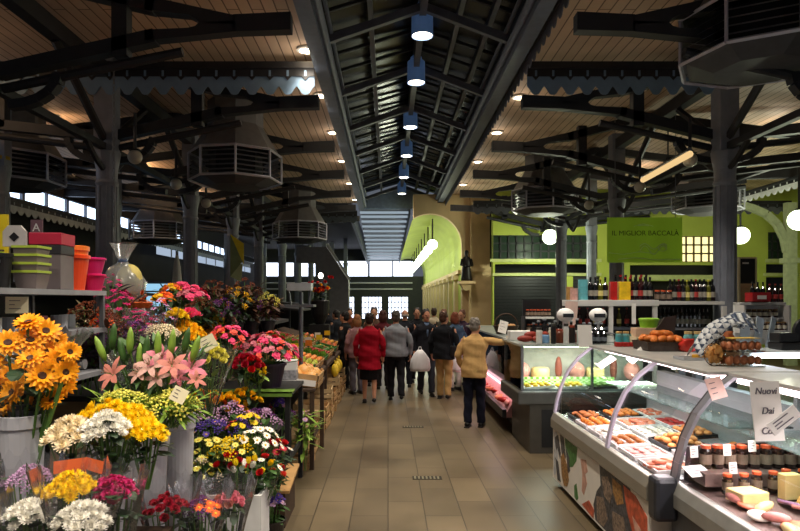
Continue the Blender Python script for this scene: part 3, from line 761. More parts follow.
# unlit frosted globes hung from the trusses
U = [(135,157,9.2,'left, nearest the chain'),(176,184,11.4,'left, beside the column behind the chain'),(206,203,13.2,'left, below the louvred hood'),
     (690,160,9.4,'right, beside the thick column'),(640,187,11.6,'right, below the tilted tube light'),(589,205,13.9,'right, beside the middle hood')]
for i, (px,py,Y,lab) in enumerate(U):
    o = globe(False, .105, .55) if i == 0 else dup(UG, (0,0,0))
    if i == 0: UG = o
    o.location = at(px,py,Y); o['label'] = 'unlit frosted globe under the beams on the ' + lab; o['group'] = 'unlit frosted globes under the beams'
# tube light, chain, banners
o = thing('tube_light', 'slim tilted tube light hanging under the beams left of the thick column', 'tube light', at(668,167,10))
p0, p1 = at(690,154,9.0)-at(668,167,10), at(643,180,11.2)-at(668,167,10)
MB().tube([p0,p1], .05, 8).build('tube', emis('dim_tube', (255,214,150), .9), o)
MB().tube([p0+Vector((0,0,.05)),p1+Vector((0,0,.05))], .05, 4).build('housing', GREY_METAL, o)
MB().tube([(0,0,.05),(0,0,.75)], .012, 6).build('hanger', IRON_D, o)
o = thing('hanging_chain', 'thin pale chain hanging from the planks in front of the left column', 'chain', (-3.98,9.0,HC+1.1))
b = MB()
for i in range(48):
    z = i*.056; r = Matrix.Rotation(PI/2*(i%2), 3, 'Z'); pts = [r @ Vector((.016*math.cos(a),0,z+.034*math.sin(a))) for a in [2*PI*q/8 for q in range(9)]]
    b.tube(pts, .005, 4, caps=False)
b.build('chain_links', GREY_METAL, o)
BG = film('green_clear_banner', (196,222,120), .2, .15, .5)
nt = BG.node_tree; tl = nt.nodes.new('ShaderNodeBsdfTranslucent'); tl.inputs['Color'].default_value = lin((206,230,120)); m3 = nt.nodes.new('ShaderNodeMixShader'); m3.inputs['Fac'].default_value = .5
om = [n for n in nt.nodes if n.type == 'OUTPUT_MATERIAL'][0]; nt.links.new(om.inputs[0].links[0].from_socket, m3.inputs[1]); nt.links.new(tl.outputs[0], m3.inputs[2]); nt.links.new(m3.outputs[0], om.inputs[0])
o = thing('hanging_banner', 'translucent green banner lettered over the back bottle shelves', 'banner', at(644.5,240,11.5))
w, h = 75*11.5/F, 45*11.5/F
b = MB()
for i in range(17):
    for j in (0,1): pass
cols = [(-w/2+w*i/16, .02*math.sin(i*1.1)) for i in range(17)]
b.strip([(x,y,-h/2) for x,y in cols], [(x,y*.2,h/2) for x,y in cols]).strip([(x,y-.004,-h/2) for x,y in cols], [(x,y*.2-.004,h/2) for x,y in cols])
b.build('banner_sheet', BG, o, smooth=True)
LET = mat('banner_ink', (30,44,34), .6)
text('IL MIGLIOR BACCALÀ', .128, LET, o, (0,-.035,.12), (PI/2,0,0))
sw = MB()
for sc, (cx, cz) in ((.15,(-.03,.26)),):
    sw.tube([(cx-.18,-.035,cz-.01),(cx-.08,-.035,cz+.02),(cx,-.035,cz+.035),(cx+.08,-.035,cz+.02),(cx+.18,-.035,cz-.01)], .006, 5)
    sw.tube([(cx-.1,-.035,cz),(cx,-.035,cz+.01),(cx+.1,-.035,cz)], .008, 5)
pts = [(-.1+.5*t, -.035, -.12+.05*math.sin(t*9)) for t in [i/14 for i in range(15)]]
sw.tube(pts, .008, 5); sw.tube([(p[0],p[1],p[2]-.07+.03*math.cos(p[0]*20)) for p in pts], .007, 5)
sw.tube([(.32+.08*math.cos(a),-.035,-.15+.06*math.sin(a)) for a in [i*.5 for i in range(13)]], .006, 5)
sw.tube([(-w/2+.02,-.035,-.24),(-.4,-.035,-.27),(-.1,-.035,-.22),(.2,-.035,-.26)], .006, 5); sw.tube([(-.5,-.035,-.36),(-.2,-.035,-.33),(.2,-.035,-.37),(w/2-.05,-.035,-.36)], .007, 5)
sw.build('printed_swirl', mat('banner_white', (210,225,190), .6), o)
MB().tube([(-w/2+.15,0,h/2),(-w/2+.15,0,h/2+2.0)], .006, 5).tube([(w/2-.12,0,h/2),(w/2-.12,0,h/2+2.0)], .006, 5).build('cord', GREY_METAL, o)
o = thing('hanging_pennant', 'yellow and sage pennant hanging from the beams above the left foliage', 'pennant', at(237,256,15))
MB().prism([(-.16,1.0*.52),(.0,.42),(.14,-.12),(-.16,-.5)], 'y', -.01, .01).build('sage_cloth', mat('sage_cloth', (110,124,84), .8), o)
MB().prism([(-.15,.52),(.17,.3),(.17,-.2),(.1,-.05)], 'y', -.03, -.012).build('yellow_cloth', mat('yellow_cloth', (196,176,36), .8), o)
MB().prism([(-.16,-.2),(.14,-.2),(.1,-.62),(-.16,-.5)], 'y', -.005, .005).build('pale_tail', mat('pale_sage', (168,178,130), .8), o)
MB().tube([(-.1,0,.5),(-.1,0,1.6)], .006, 5).build('cord', IRON_D, o)
# ================================================================ deli side
random.seed(21)
ALU = mat('champagne_rim', (146,140,128), .35, .35, .05, 4)
CASEGREY = mat('case_grey', (96,98,102), .5, .1, .08, 4)
DECK = mat('deck_steel', (196,198,202), .25, .6, .04, 5)
TUBE = emis('case_tube', (255,226,230), 9)
PINKTUBE = emis('pink_tube', (255,196,206), 3)
GLASSP = [(1.78,.76),(1.80,.88),(1.845,1.04),(1.92,1.2),(2.03,1.34),(2.17,1.45)]
def glass_sheet(b, y0, y1, dx=0):
    b.strip([(x+dx,y0,z) for x,z in GLASSP], [(x+dx,y1,z) for x,z in GLASSP]); return b
def deli_unit(o, y0, y1, body_m, rim_m, dx=0):
    MB().box((1.88,y0,.0),(2.95,y1,.1)).build('kick_plate', BLACK, o)
    MB().box((1.765+dx,y0,.09),(2.95,y1,.60)).build('base_body', body_m, o)
    MB().prism([(x+dx,z) for x,z in ((1.73,.60),(1.73,.69),(1.76,.755),(1.80,.76),(1.84,.74),(1.84,.6))], 'y', y0, y1).build('rim', rim_m, o, bev=.006)
    MB().prism([(1.84+dx,.6),(1.84+dx,.735),(2.75,.80),(2.75,.6)], 'y', y0+.01, y1-.01).build('display_deck', DECK if dx == 0 else mat('deck_dark', (104,84,78), .5, 0, .3, 8), o)
    MB().box((2.75,y0,.6),(2.95,y1,1.0)).box((2.86,y0,1.0),(2.95,y1,1.2)).build('back_panel', LIGHT_METAL, o)
    glass_sheet(MB(), y0, y1, dx).build('curved_glass', GLASS, o, smooth=True)
    ts_ = MB().box((2.14+dx,y0,1.445),(2.80,y1,1.47)).build('top_shelf', mat('milk_top', (176,174,170), .3), o, bev=.004)
    MB().box((2.76,y0+.02,1.2),(2.8,y0+.06,1.445)).box((2.76,y1-.06,1.2),(2.8,y1-.02,1.445)).box((2.76,(y0+y1)/2-.02,1.2),(2.8,(y0+y1)/2+.02,1.445)).build('shelf_post', LIGHT_METAL, o)
    MB().tube([(2.30,y0+.06,1.42),(2.30,y1-.06,1.42)], .018, 8).build('light_tube', TUBE, ts_)
    MB().box((2.3,y0+.03,1.08),(2.74,y1-.03,1.09)).build('glass_shelf', film('shelf_glass', (220,236,232), .3, .05, .04), o)
    lamp('AREA', (2.33,(y0+y1)/2,1.40), 55*(y1-y0)/2.7, (1,.84,.86), .12, (0,.25,0), sy=y1-y0-.2, name='case_light')
def rib(y, w, m, o, name='glass_rib', dx=0):
    A = [(x-.012+dx,y,z) for x,z in GLASSP]; b = MB()
    for p, q in zip(A, A[1:]): b.bar(p, q, .022, w)
    return b.build(name, m, o)
UA = thing('deli_case', 'long glass deli case with a seafood photo banner on its front', 'display case', (0,0,0), 0, 'curved glass deli cases')
deli_unit(UA, 4.16, 6.6, mat('banner_white_body', (214,208,198), .5), ALU)
LIL = mat('lilac_strip', (184,176,196), .3)
for y in (6.57, 5.0): rib(y, .05, LIL, UA)
MB().prism([(1.84,.74),(1.845,1.04),(1.92,1.2),(2.03,1.34),(2.17,1.45),(2.75,1.45),(2.75,.8)], 'y', 6.575, 6.585).build('end_glass', GLASS, UA)
UB = thing('deli_case', 'nearest glass deli case with a plain grey front and dark end frame', 'display case', (0,0,0), 0, 'curved glass deli cases')
deli_unit(UB, 1.5, 4.12, CASEGREY, mat('rim_pale', (150,148,142), .35, .3), .12)
rib(4.08, .07, mat('end_frame_grey', (120,120,126), .3, .3), UB, 'end_frame', .12)
rib(4.125, .02, BLACK, UB, 'gasket', .12)
MB().box((1.985,3.88,.78),(2.74,4.1,.86)).build('jar_step', mat('deck_dark', (104,84,78), .5, 0, .3, 8), UB)
MB().prism([(2.0,.74),(1.96,.76),(1.98,.98),(2.75,1.02),(2.75,.8)], 'y', 4.105, 4.115).build('end_panel', mat('end_panel_dark', (60,48,50), .4), UB)
MB().prism([(1.98,.99),(1.985,1.04),(2.05,1.2),(2.15,1.33),(2.3,1.44),(2.75,1.44),(2.75,1.03)], 'y', 4.107, 4.113).build('end_glass', GLASS, UB)
MB().box((1.865,1.6,.05),(1.88,4.0,.36)).build('lower_banner', mat('print_salmon', (204,128,100), .45, 0, .35, 6), UB)
MB().box((1.735,4.02,.5),(1.89,4.16,.79)).build('corner_cap', mat('cap_black', (48,50,56), .35), UB, bev=.03)

# banner printed with seafood on the first case
b = MB(); ms = [mat('print_white', (226,220,210), .45, 0, .03), mat('print_dark', (70,70,74), .45, 0, .75, 34), mat('print_brown', (150,110,62), .45, 0, .6, 40), mat('print_green', (70,120,62), .45, 0, .5, 24), mat('print_pink', (196,150,132), .45, 0, .3, 16), mat('print_red', (186,84,56), .45, 0, .45, 16), mat('print_shell', (126,108,94), .45, 0, .7, 46), mat('print_silver', (190,192,196), .4, 0, .3, 20)]
xb = 1.757
b.box((xb,4.17,.07),(xb+.006,6.6,.6), 0)
def blob(pts, m, d): b.prism(pts, 'x', xb-.0015*d, xb, m)
# (y, z) shapes, far end first
blob([(6.58,.55),(6.45,.58),(6.35,.45),(6.42,.3),(6.5,.12),(6.57,.1),(6.56,.3)], 7, 1)
blob([(6.53,.5),(6.4,.56),(6.3,.4),(6.33,.33),(6.42,.42),(6.47,.38)], 1, 2); blob([(6.5,.3),(6.4,.28),(6.3,.1),(6.42,.09)], 1, 2)
blob([(6.33,.58),(6.2,.58),(6.12,.4),(6.2,.3),(6.28,.42)], 1, 1.5)
blob([(6.3,.36),(6.2,.42),(6.08,.33),(6.02,.2),(6.08,.12),(6.18,.1),(6.26,.18)], 2, 2.5)
blob([(6.16,.58),(5.75,.58),(5.78,.45),(5.9,.36),(6.05,.32),(6.12,.44)], 3, 1)
blob([(6.12,.5),(6.0,.42),(5.98,.3),(6.05,.26)], 1, 2)
blob([(5.66,.5),(5.5,.53),(5.45,.44),(5.52,.4),(5.47,.33),(5.56,.2),(5.62,.22),(5.6,.38)], 4, 1)
blob([(5.85,.2),(5.78,.24),(5.72,.12),(5.78,.08),(5.84,.1)], 3, 1)
blob([(5.62,.1),(5.3,.08),(5.28,.16),(5.42,.2)], 5, 1)
blob([(5.15,.58),(4.5,.58),(4.35,.4),(4.42,.09),(5.25,.09),(5.3,.2),(5.22,.34),(5.12,.42)], 1, 1)
blob([(5.1,.5),(4.95,.54),(4.85,.44),(4.9,.34),(5.03,.36)], 6, 2); blob([(5.22,.3),(5.05,.34),(4.95,.2),(5.05,.1),(5.2,.1)], 6, 2); blob([(4.85,.56),(4.66,.55),(4.62,.43),(4.75,.38),(4.84,.45)], 2, 2); blob([(4.85,.3),(4.62,.33),(4.55,.18),(4.7,.1),(4.84,.16)], 6, 2)
blob([(4.62,.57),(4.4,.56),(4.2,.48),(4.19,.12),(4.3,.09),(4.42,.25),(4.55,.4)], 5, 2.5); blob([(4.45,.4),(4.3,.36),(4.22,.2),(4.3,.12)], 4, 3)
b.build('front_banner', ms, UA)

# corner case further on
UC = thing('corner_deli_case', 'square glass corner case on a dark plinth behind the banner case', 'display case', (0,0,0))
MB().box((1.80,7.87,0),(3.7,9.0,.62)).build('plinth', mat('plinth_brown', (74,70,64), .35, .3), UC)
MB().box((1.64,7.83,.62),(3.72,9.05,.79)).build('rim', mat('rim_dark_steel', (92,92,90), .3, .5), UC, bev=.02)
MB().box((1.95,7.865,.08),(3.6,7.872,.56)).build('front_panel', BLACK, UC)
MB().box((1.72,7.92,.79),(3.7,9.0,.81)).build('display_deck', DECK, UC)
MB().box((1.70,7.89,.79),(3.7,7.9,1.36)).build('front_glass', GLASS, UC); MB().box((1.69,7.9,.79),(1.70,9.02,1.36)).build('side_glass', GLASS, UC)
MB().box((1.72,9.0,.79),(3.7,9.03,1.36)).build('back_panel', mat('case_back_pale', (178,176,168), .5), UC)
MB().box((1.67,7.87,1.36),(3.72,9.05,1.385)).build('top_shelf', mat('top_glass_pale', (150,158,152), .25), UC)
b = MB()
for x, y in ((1.71,7.9),(1.71,9.0),(3.68,7.9),(2.6,7.9)): b.box((x-.015,y-.015,.79),(x+.015,y+.015,1.36))
b.build('corner_post', GREY_METAL, UC)
MB().tube([(1.8,8.2,1.34),(3.6,8.2,1.34)], .016, 8).build('light_tube', emis('green_white_tube', (240,255,220), 9), UC)
lamp('AREA', (2.7,8.3,1.33), 48, (1,1,.86), 1.7, (0,0,0), sy=.12, name='case_light')
UD = thing('open_meat_case', 'low open meat case with a pink glow beside the man in tan', 'display case', (0,0,0))
MB().box((1.95,9.1,0),(2.5,14,.22)).build('plinth', BLACK, UD)
MB().prism([(1.74,.22),(1.74,.28),(1.95,.62),(2.5,.62),(2.5,.22)], 'y', 9.12, 14).build('sloped_tray', mat('pink_tray', (206,150,152), .4), UD)
MB().bar((1.71,11.56,.22),(1.71,11.56,.34),.06,4.9).build('bumper', BLACK, UD)
MB().box((1.9,9.12,.62),(2.5,14,.80)).build('rim', GREY_METAL, UD)
MB().box((1.78,9.12,.8),(1.79,14,1.35)).build('front_glass', GLASS, UD)
MB().box((1.75,9.12,1.35),(2.5,14,1.38)).build('top_shelf', mat('top_glass_pale', (150,158,152), .25), UD)
MB().box((2.45,9.12,.8),(2.5,14,1.35)).build('back_panel', LIGHT_METAL, UD)
MB().tube([(1.85,9.2,.585),(1.85,13.9,.585)], .015, 6).build('light_tube', PINKTUBE, UD)
lamp('AREA', (1.83,11.4,.60), 8, (1,.55,.6), .1, (0,-.5,0), sy=4.4, name='meat_light'); lamp('AREA', (2.3,11.4,1.33), 40, (1,.78,.74), .2, (0,0,0), sy=4.4, name='case_light')

# ---- food
def deckz(x): return .735+(x-1.84)*.0714+.002
FOODM = {'orange': mat('fried_orange', (214,120,40), .5, 0, .25, 30, .4), 'brown': mat('fried_brown', (168,96,44), .55, 0, .25, 30, .4), 'pink': mat('ham_pink', (216,140,132), .45, 0, .2, 25), 'salmon': mat('salmon', (226,128,96), .4, 0, .2, 25),
 'white': mat('white_fillet', (226,214,200), .45, 0, .08, 20), 'lilac': mat('octopus_lilac', (158,116,150), .45, 0, .25, 20), 'green': mat('olive_green', (96,128,48), .5, 0, .25, 20), 'red': mat('deep_red', (170,40,34), .45, 0, .2, 20), 'yellow': mat('pepper_yellow', (236,196,40), .4, 0, .12, 20), 'cream': mat('cheese_cream', (232,204,140), .5, 0, .08, 16), 'peach': mat('peach_orange', (236,150,84), .5, 0, .12, 16)}
TRAYW = mat('white_tray', (232,228,226), .35, 0, .03); TRAYB = mat('black_tray', (28,26,28), .35)
def tray_mb(w, l, h=.03):
    return MB().box((-w/2,-l/2,0),(w/2,l/2,.006)).box((-w/2-.01,-l/2-.01,0),(-w/2,l/2+.01,h)).box((w/2,-l/2-.01,0),(w/2+.01,l/2+.01,h)).box((-w/2,-l/2-.01,0),(w/2,-l/2,h)).box((-w/2,l/2,0),(w/2,l/2+.01,h))
def lump(kind):
    b = MB()
    if kind == 'round': b.ell((0,0,.022), (.034,.034,.024), 10, 6)
    elif kind == 'roll': b.ell((0,0,.02), (.024,.055,.02), 10, 6)
    elif kind == 'fillet': b.prism([(-.03,-.07),(.02,-.08),(.035,0),(.02,.07),(-.015,.085),(-.035,.02)], 'z', 0, .016)
    elif kind == 'shrimp': b.tube([(.035*math.cos(a),.035*math.sin(a),.014) for a in [i*.45 for i in range(9)]], [.006,.011,.014,.014,.013,.012,.01,.008,.004], 7)
    elif kind == 'ring': b.tube([(.028*math.cos(a),.028*math.sin(a),.012) for a in [i*PI/6 for i in range(13)]], .011, 6)
    elif kind == 'slice': b.lathe([(.045,0),(.047,.006),(.043,.012)], 14)
    return b
LUMP = {}
def lumpmesh(kind, col):
    if (kind,col) not in LUMP: LUMP[(kind,col)] = lump(kind).mesh(kind+'_'+col, FOODM[col], True)
    return LUMP[(kind,col)]
def food_tray(x, y, w, l, dark, kind, col, nx, ny, noun, where, z=None, rise=.0):
    z = deckz(x) if z is None else z
    t = tray_mb(w,l).build('black_food_tray' if dark else 'white_food_tray', TRAYB if dark else TRAYW, loc=(x,y,z), rot=(0,-.071,0))
    tag(t, '%s tray of %s %s' % ('black' if dark else 'white', noun, where), 'food tray', 'food trays in the deli cases')
    for i in range(nx):
        for j in range(ny):
            px = (i+.5)/nx-.5; py = (j+.5)/ny-.5
            o = link(noun.split()[-1].rstrip('s') if noun.split()[-1] != 'octopus' else 'octopus', lumpmesh(kind,col), None, (x+px*w*.92, y+py*l*.92, z+.008+px*w*.0714+rise*(1-4*(px*px+py*py))*random.uniform(.6,1)), (random.uniform(-.1,.1),random.uniform(-.1,.1),random.uniform(0,6.3)))
            tag(o, '%s in the %s tray %s' % (noun.rstrip('s'), 'black' if dark else 'white', where), 'food', '%s %s' % (noun, where))
ROWS = [ # far to near along y, three rows from the glass back
 (2.02,6.35,.26,.30,1,'roll','brown',3,3,'golden fried rolls','at the far front corner'), (2.36,6.3,.30,.34,1,'round','orange',4,4,'orange crusted rounds','at the far end, middle row'), (2.65,6.25,.2,.36,0,'shrimp','salmon',2,4,'pink shrimps','at the far end, back row'),
 (2.0,5.98,.26,.32,0,'round','orange',3,4,'breaded orange rounds','second in the front row'), (2.36,5.88,.30,.36,0,'fillet','salmon',3,3,'salmon fillets','second in the middle row'), (2.65,5.8,.2,.4,0,'slice','red',2,4,'dark red slices','second in the back row'),
 (2.0,5.6,.26,.32,0,'fillet','white',3,2,'white fish fillets','third in the front row'), (2.36,5.46,.30,.34,0,'ring','white',3,4,'white squid rings','third in the middle row'), (2.62,5.35,.24,.36,1,'round','peach',3,4,'peach coloured arancini','third in the back row'),
 (2.0,5.22,.26,.32,0,'roll','brown',3,3,'brown stuffed rolls','just past the second glass rib'), (2.36,5.05,.30,.36,1,'round','peach',4,4,'heaped orange croquettes','in the big dark dish at mid case'),
 (2.0,4.84,.26,.32,0,'slice','pink',3,3,'pink ham slices','just before the second glass rib'), (2.36,4.66,.30,.28,0,'slice','lilac',3,3,'lilac octopus slices','fifth in the middle row'), (2.64,4.6,.22,.4,1,'round','orange',3,4,'glossy orange balls','fifth in the back row'),
 (2.0,4.45,.26,.32,0,'fillet','salmon',3,2,'thick salmon steaks','last in the front row'), (2.36,4.34,.30,.3,0,'roll','lilac',4,3,'purple squid tubes','last in the middle row'), (2.64,4.28,.22,.2,0,'shrimp','pink',2,4,'curled pink prawns','last in the back row')]
for r in ROWS:
    food_tray(*r, rise=.05 if 'heaped' in r[9] or 'glossy' in r[9] else .012)
# price cards standing in the trays and hung on the glass
def card(px, py, Y, w, h, label, rx=-.35, rz=0.0, m=PAPER, writing=None, ry=0.0):
    o = thing('price_card', label, 'price card', at(px,py,Y)); o.rotation_euler = (rx,ry,rz)
    MB().box((-w/2,-.002,-h/2),(w/2,.002,h/2)).build('card_sheet', m, o)
    ink = MB()
    if writing is None:
        for i in range(3): ink.box((-w*.34,-.0035,h*(.26-.24*i)-.0022),(w*random.uniform(-.1,.3),-.002,h*(.26-.24*i)+.0022))
        ink.build('ink_line', mat('ink', (92,86,96), .7), o)
    else:
        for i, tx in enumerate(writing): text(tx, h/len(writing)*.48, mat('ink', (92,86,96), .7), o, (0,-.004,h*(.5-(i+.5)/len(writing))), (PI/2,0,0), shear=.25)
    return o
card(767,411,2.95,.15,.28,'tall handwritten NUOVI card hung inside the nearest case glass',-.15,.1,PAPER,['Nuovi','Dai','Colli'])
card(784,420,2.85,.16,.06,'white strip card tilted across the handwritten NUOVI card',-.2,.1,PAPER,None,-.6)
card(716,388,3.75,.11,.13,'pink edged price card stuck at the top of the dark end frame',-.3,.2,mat('card_pink',(228,190,182),.6),None,-.2)
card(697,471,3.95,.16,.1,'white price card lying at the near front corner of the deck',-1.1,.3)
for i, (px,py,Y,lab) in enumerate([(694,452,3.97,'nearest the end frame'),(727,450,3.9,'second'),(733,468,3.85,'hung lowest'),(752,446,3.9,'right of the jars')]):
    card(px,py,Y,.055,.07,'tiny white price tag among the jars, '+lab,-.1,.2)
card(606,362,6.2,.2,.075,'white price card leaning on the far case top, leftmost',-.9,.3,PAPER,None,-.5)
card(637,355,5.9,.21,.08,'white price card leaning on the case top before the bread',-.9,.3,PAPER,None,-.6)
card(681,362,5.2,.23,.1,'white price card under the bread basket edge',-1.0,.2,PAPER,None,-.3)
card(503,327,9.9,.14,.2,'white card standing beside the wicker basket',-.2,.1,PAPER,None,.3)
card(585,336,7.75,.18,.28,'large blank white card by the black bottles on the corner case',-.15,.1,PAPER,[])

# jars and cheese in the near case
DJ = mat('dark_preserve_glass', (40,26,22), .12, 0, .3, 20, spec=.7)
def jar(name, lab, cat, grp, r, h, body, lid, band=None):
    o = thing(name, lab, cat, (0,0,0), 0, grp)
    gb = MB().lathe([(r*.9,0),(r,.01),(r,h*.74),(r*.8,h*.84),(r*.78,h*.86)], 14).build('glass_body', body, o, smooth=False)
    MB().lathe([(r*.84,h*.86),(r*.86,h*.88),(r*.86,h*.99),(r*.8,h)], 14).build('lid', lid, o)
    if band: MB().lathe([(r*1.02,h*.2),(r*1.02,h*.62)], 14, caps=False).build('paper_label', band, gb)
    return o
ORL = mat('orange_lid', (214,92,52), .4)
J0 = jar('preserve_jar', 'x', 'jar', 'dark jars with orange lids in the near case', .036, .15, DJ, ORL, mat('jar_label_cream', (130,112,96), .6))
for i in range(9):
    loc = (2.06+.078*i, 4.02, .861)
    lab = 'orange lidded dark jar on the back step of the near case, %s from the left' % ORD[i]
    if i == 0: J0.location = loc; J0['label'] = lab
    else: dup(J0, loc, 0, lab)
    lab = 'low dark jar before the back step, %s from the left' % ORD[i]
    if i < 7: dup(J0, (2.08+.09*i, 3.8-.02*(i%2), deckz(2.1+.09*i)+.004), 1, lab, 'low dark jars in the near case', .85)
def simple(name, lab, cat, mb, m, loc, rot=(0,0,0), grp=None, bev=0, smooth=False):
    return tag(mb.build(name, m, None, loc, rot, smooth, bev), lab, cat, grp)
cz = lambda x: deckz(x)+.002
simple('cheese_block','upright yellow cheese block with a red mark in the near case','cheese',MB().box((-.055,-.03,0),(.055,.03,.15)), FOODM['cream'], (2.37,3.66,cz(2.37)), (0,0,.15), bev=.006)
simple('cheese_wedge','tan cheese wedge at the right edge of the near case','cheese',MB().prism([(-.1,0),(.1,0),(.02,.17)],'y',-.05,.05), mat('tan_cheese',(214,160,90),.5), (2.46,3.55,cz(2.46)), (0,0,.2), bev=.004)
simple('cheese_block','low pale cheese slab lying before the jars','cheese',MB().box((-.09,-.07,0),(.09,.07,.07)), FOODM['cream'], (2.12,3.66,cz(2.12)), (0,0,.2), bev=.006)
for i in range(16):
    kd = ['pink','salmon','cream','white'][i%4]
    y = 3.66-.085*i
    o = link(['ham_cut','sausage_slice','cheese_piece','lard_piece'][i%4], lumpmesh('slice' if i%2 else 'roll',kd), None, (2.04+.04*(i%3), y, cz(2.12)), (random.uniform(-.2,.2),0,i), 1.35)
    tag(o, '%s lying by the near case glass, %s from the end frame' % (['pink ham cut','salmon sausage slice','cream cheese piece','white lard piece'][i%4], ORD[i]), 'food', 'cuts along the near case front')
    o = link('wrapped_cut', lumpmesh('fillet',['lilac','pink','red'][i%3]), None, (2.3+.05*(i%3), 3.52-.09*i, cz(2.42)), (random.uniform(-.2,.2),.2,i*1.3), 1.3)
    tag(o, '%s wrapped cut behind the cheese, %s from the left' % (['lilac','pink','red'][i%3], ORD[i]), 'food', 'wrapped cuts behind the cheese')
# trays in the corner case
CZ = .812
def flat_tray(x,y,w,l,dark,kind,col,nx,ny,noun,where,z=CZ,rise=.02): food_tray(x,y,w,l,dark,kind,col,nx,ny,noun,where,z,rise)
flat_tray(1.95,8.1,.36,.28,0,'round','yellow',4,3,'yellow peppers','at the corner case front left')
flat_tray(2.36,8.1,.36,.28,0,'round','yellow',4,3,'yellow tomatoes','at the corner case front middle')
flat_tray(2.77,8.1,.36,.28,1,'round','green',4,3,'green olives','at the corner case front right')
flat_tray(1.95,8.45,.36,.3,0,'roll','green',4,3,'green gherkins','behind the yellow peppers'); flat_tray(2.36,8.45,.36,.3,0,'slice','pink',3,3,'pink ham rounds','behind the yellow tomatoes'); flat_tray(2.77,8.45,.36,.3,0,'round','white',4,3,'white mozzarellas','behind the green olives')
CHK = bpy.data.materials.new('green_check'); CHK.use_nodes = True
nt = CHK.node_tree; ck = nt.nodes.new('ShaderNodeTexChecker'); tc = nt.nodes.new('ShaderNodeTexCoord'); ck.inputs['Scale'].default_value = 26; ck.inputs['Color1'].default_value = lin((120,180,60)); ck.inputs['Color2'].default_value = lin((226,236,200))
nt.links.new(tc.outputs['Object'], ck.inputs['Vector']); nt.links.new(ck.outputs['Color'], nt.nodes['Principled BSDF'].inputs['Base Color'])
simple('check_liner','green checked paper strip standing behind the yellow trays','paper',MB().prism([(-.02,0),(.02,0),(.03,.11),(.015,.11)],'x',-.62,.62), CHK, (2.4,8.27,CZ))
for i in range(7):
    x = 1.9+i*.26
    simple(['mortadella','round_cheese','salami'][i%3], '%s on the corner case back deck, %s from the left' % (['pink mortadella','pale cheese wheel','hanging length of salami'][i%3], ORD[i]), 'deli food',
      [MB().ell((0,0,.13),(.11,.12,.13),16,10), MB().lathe([(.11,0),(.125,.02),(.125,.16),(.11,.18)],20), MB().ell((0,0,.17),(.05,.05,.17),12,10)][i%3], [FOODM['pink'],FOODM['cream'],mat('salami_skin',(120,60,48),.6,0,.3,20)][i%3], (x,8.8,CZ), smooth=True, grp='deli food on the corner case back deck')
# meat in the low open case
for i in range(16):
    y = 9.35+.28*i
    o = link('meat_pack', lumpmesh('fillet',['pink','red','salmon'][i%3]), None, (1.80, y, .40), (0,-1.0,i*.9), 1.3)
    tag(o, '%s meat pack in the low pink case, %s from the front' % (['pink','red','salmon'][i%3], ORD[i]), 'meat', 'meat packs in the low pink case')
for i in range(10):
    y = 9.35+.44*i
    o = link('meat_cut', lumpmesh('round' if i%2 else 'roll',['red','pink','white'][i%3]), None, (2.2, y, .80), (0,0,i), 2.2)
    tag(o, '%s meat cut behind the upper glass by the man in tan, %s from the front' % (['red','pink','white'][i%3], ORD[i]), 'meat', 'meat behind the upper glass')

# ---- goods on top of the cases
TZ = 1.472
o = thing('bread_basket', 'dark tray heaped with orange brown pastries on the case top', 'basket', (2.62,5.95,TZ))
MB().box((-.17,-.16,0),(.17,.16,.015)).prism([(-.19,0),(-.17,0),(-.19,.085),(-.21,.085)],'y',-.18,.18).prism([(.17,0),(.19,0),(.21,.085),(.19,.085)],'y',-.18,.18).box((-.19,-.19,0),(.19,-.17,.085)).box((-.19,.17,0),(.19,.19,.085)).build('tray', mat('dark_wicker', (54,38,26), .6, 0, .3, 40, .4), o)
PAST = MB().ell((0,0,.02),(.032,.05,.028),10,7).ell((.012,.035,.018),(.02,.024,.02),8,6).ell((.012,-.035,.018),(.02,.024,.02),8,6).mesh('pastry', mat('pastry_crust', (202,112,44), .5, 0, .25, 18, .3), True)
n = 0
for i in range(4):
    for j in range(4):
        p = link('pastry', PAST, None, (2.62-.12+.08*i, 5.95-.12+.08*j, TZ+.055+(.075 if 0<i<3 and 0<j<3 else .03)), (random.uniform(-.5,.5),random.uniform(-.5,.5),random.uniform(0,3)), 1.25)
        tag(p, 'orange brown pastry heaped in the dark tray on the case top', 'pastry', 'pastries in the dark tray')
simple('wooden_board','dark wooden board leaning behind the pastries','board',MB().prism([(-.17,0),(.13,.0),(.17,.32),(.05,.3)],'y',0,.03), DARK, (2.72,6.18,TZ+.005), (-.1,0,0))
simple('cream_carton','cream carton behind the pastry tray, lower of two','carton',MB().box((-.13,-.08,0),(.13,.08,.1)), CARD, (2.66,6.42,TZ), (0,0,.05), bev=.004)
simple('cream_carton','cream carton stacked under the lime green tub','carton',MB().box((-.12,-.08,0),(.12,.08,.09)), mat('carton_peach',(226,190,160),.6), (2.66,6.42,TZ+.101), (0,0,-.06), bev=.004)
o = thing('lime_tub', 'lime green plastic tub topping the stacked cartons', 'tub', (2.70,6.42,TZ+.192))
MB().lathe([(.085,0),(.1,.075)],20,sy=.7).build('tub_body', mat('lime_plastic',(140,200,50),.35), o); MB().lathe([(.105,.075),(.108,.09),(.09,.1)],20,sy=.7).build('lid', mat('lime_lid',(160,216,70),.35), o)
for i in range(4):
    j_ = jar('teal_jar','x','jar','teal labelled jars beside the scale',.035,.15,mat('teal_label',(90,150,150),.5,0,.3,30),mat('tan_lid',(206,170,110),.5), mat('teal_band',(70,160,170),.5)) if i == 0 else None
    lab = 'teal labelled jar with a tan lid behind the pastry tray, %s from the left' % ORD[i]
    if i == 0: TJ = j_; TJ.location = (2.42,6.5,TZ); TJ['label'] = lab
    else: dup(TJ, (2.42+.075*i, 6.5+(.0 if i<3 else .07), TZ), 0, lab)
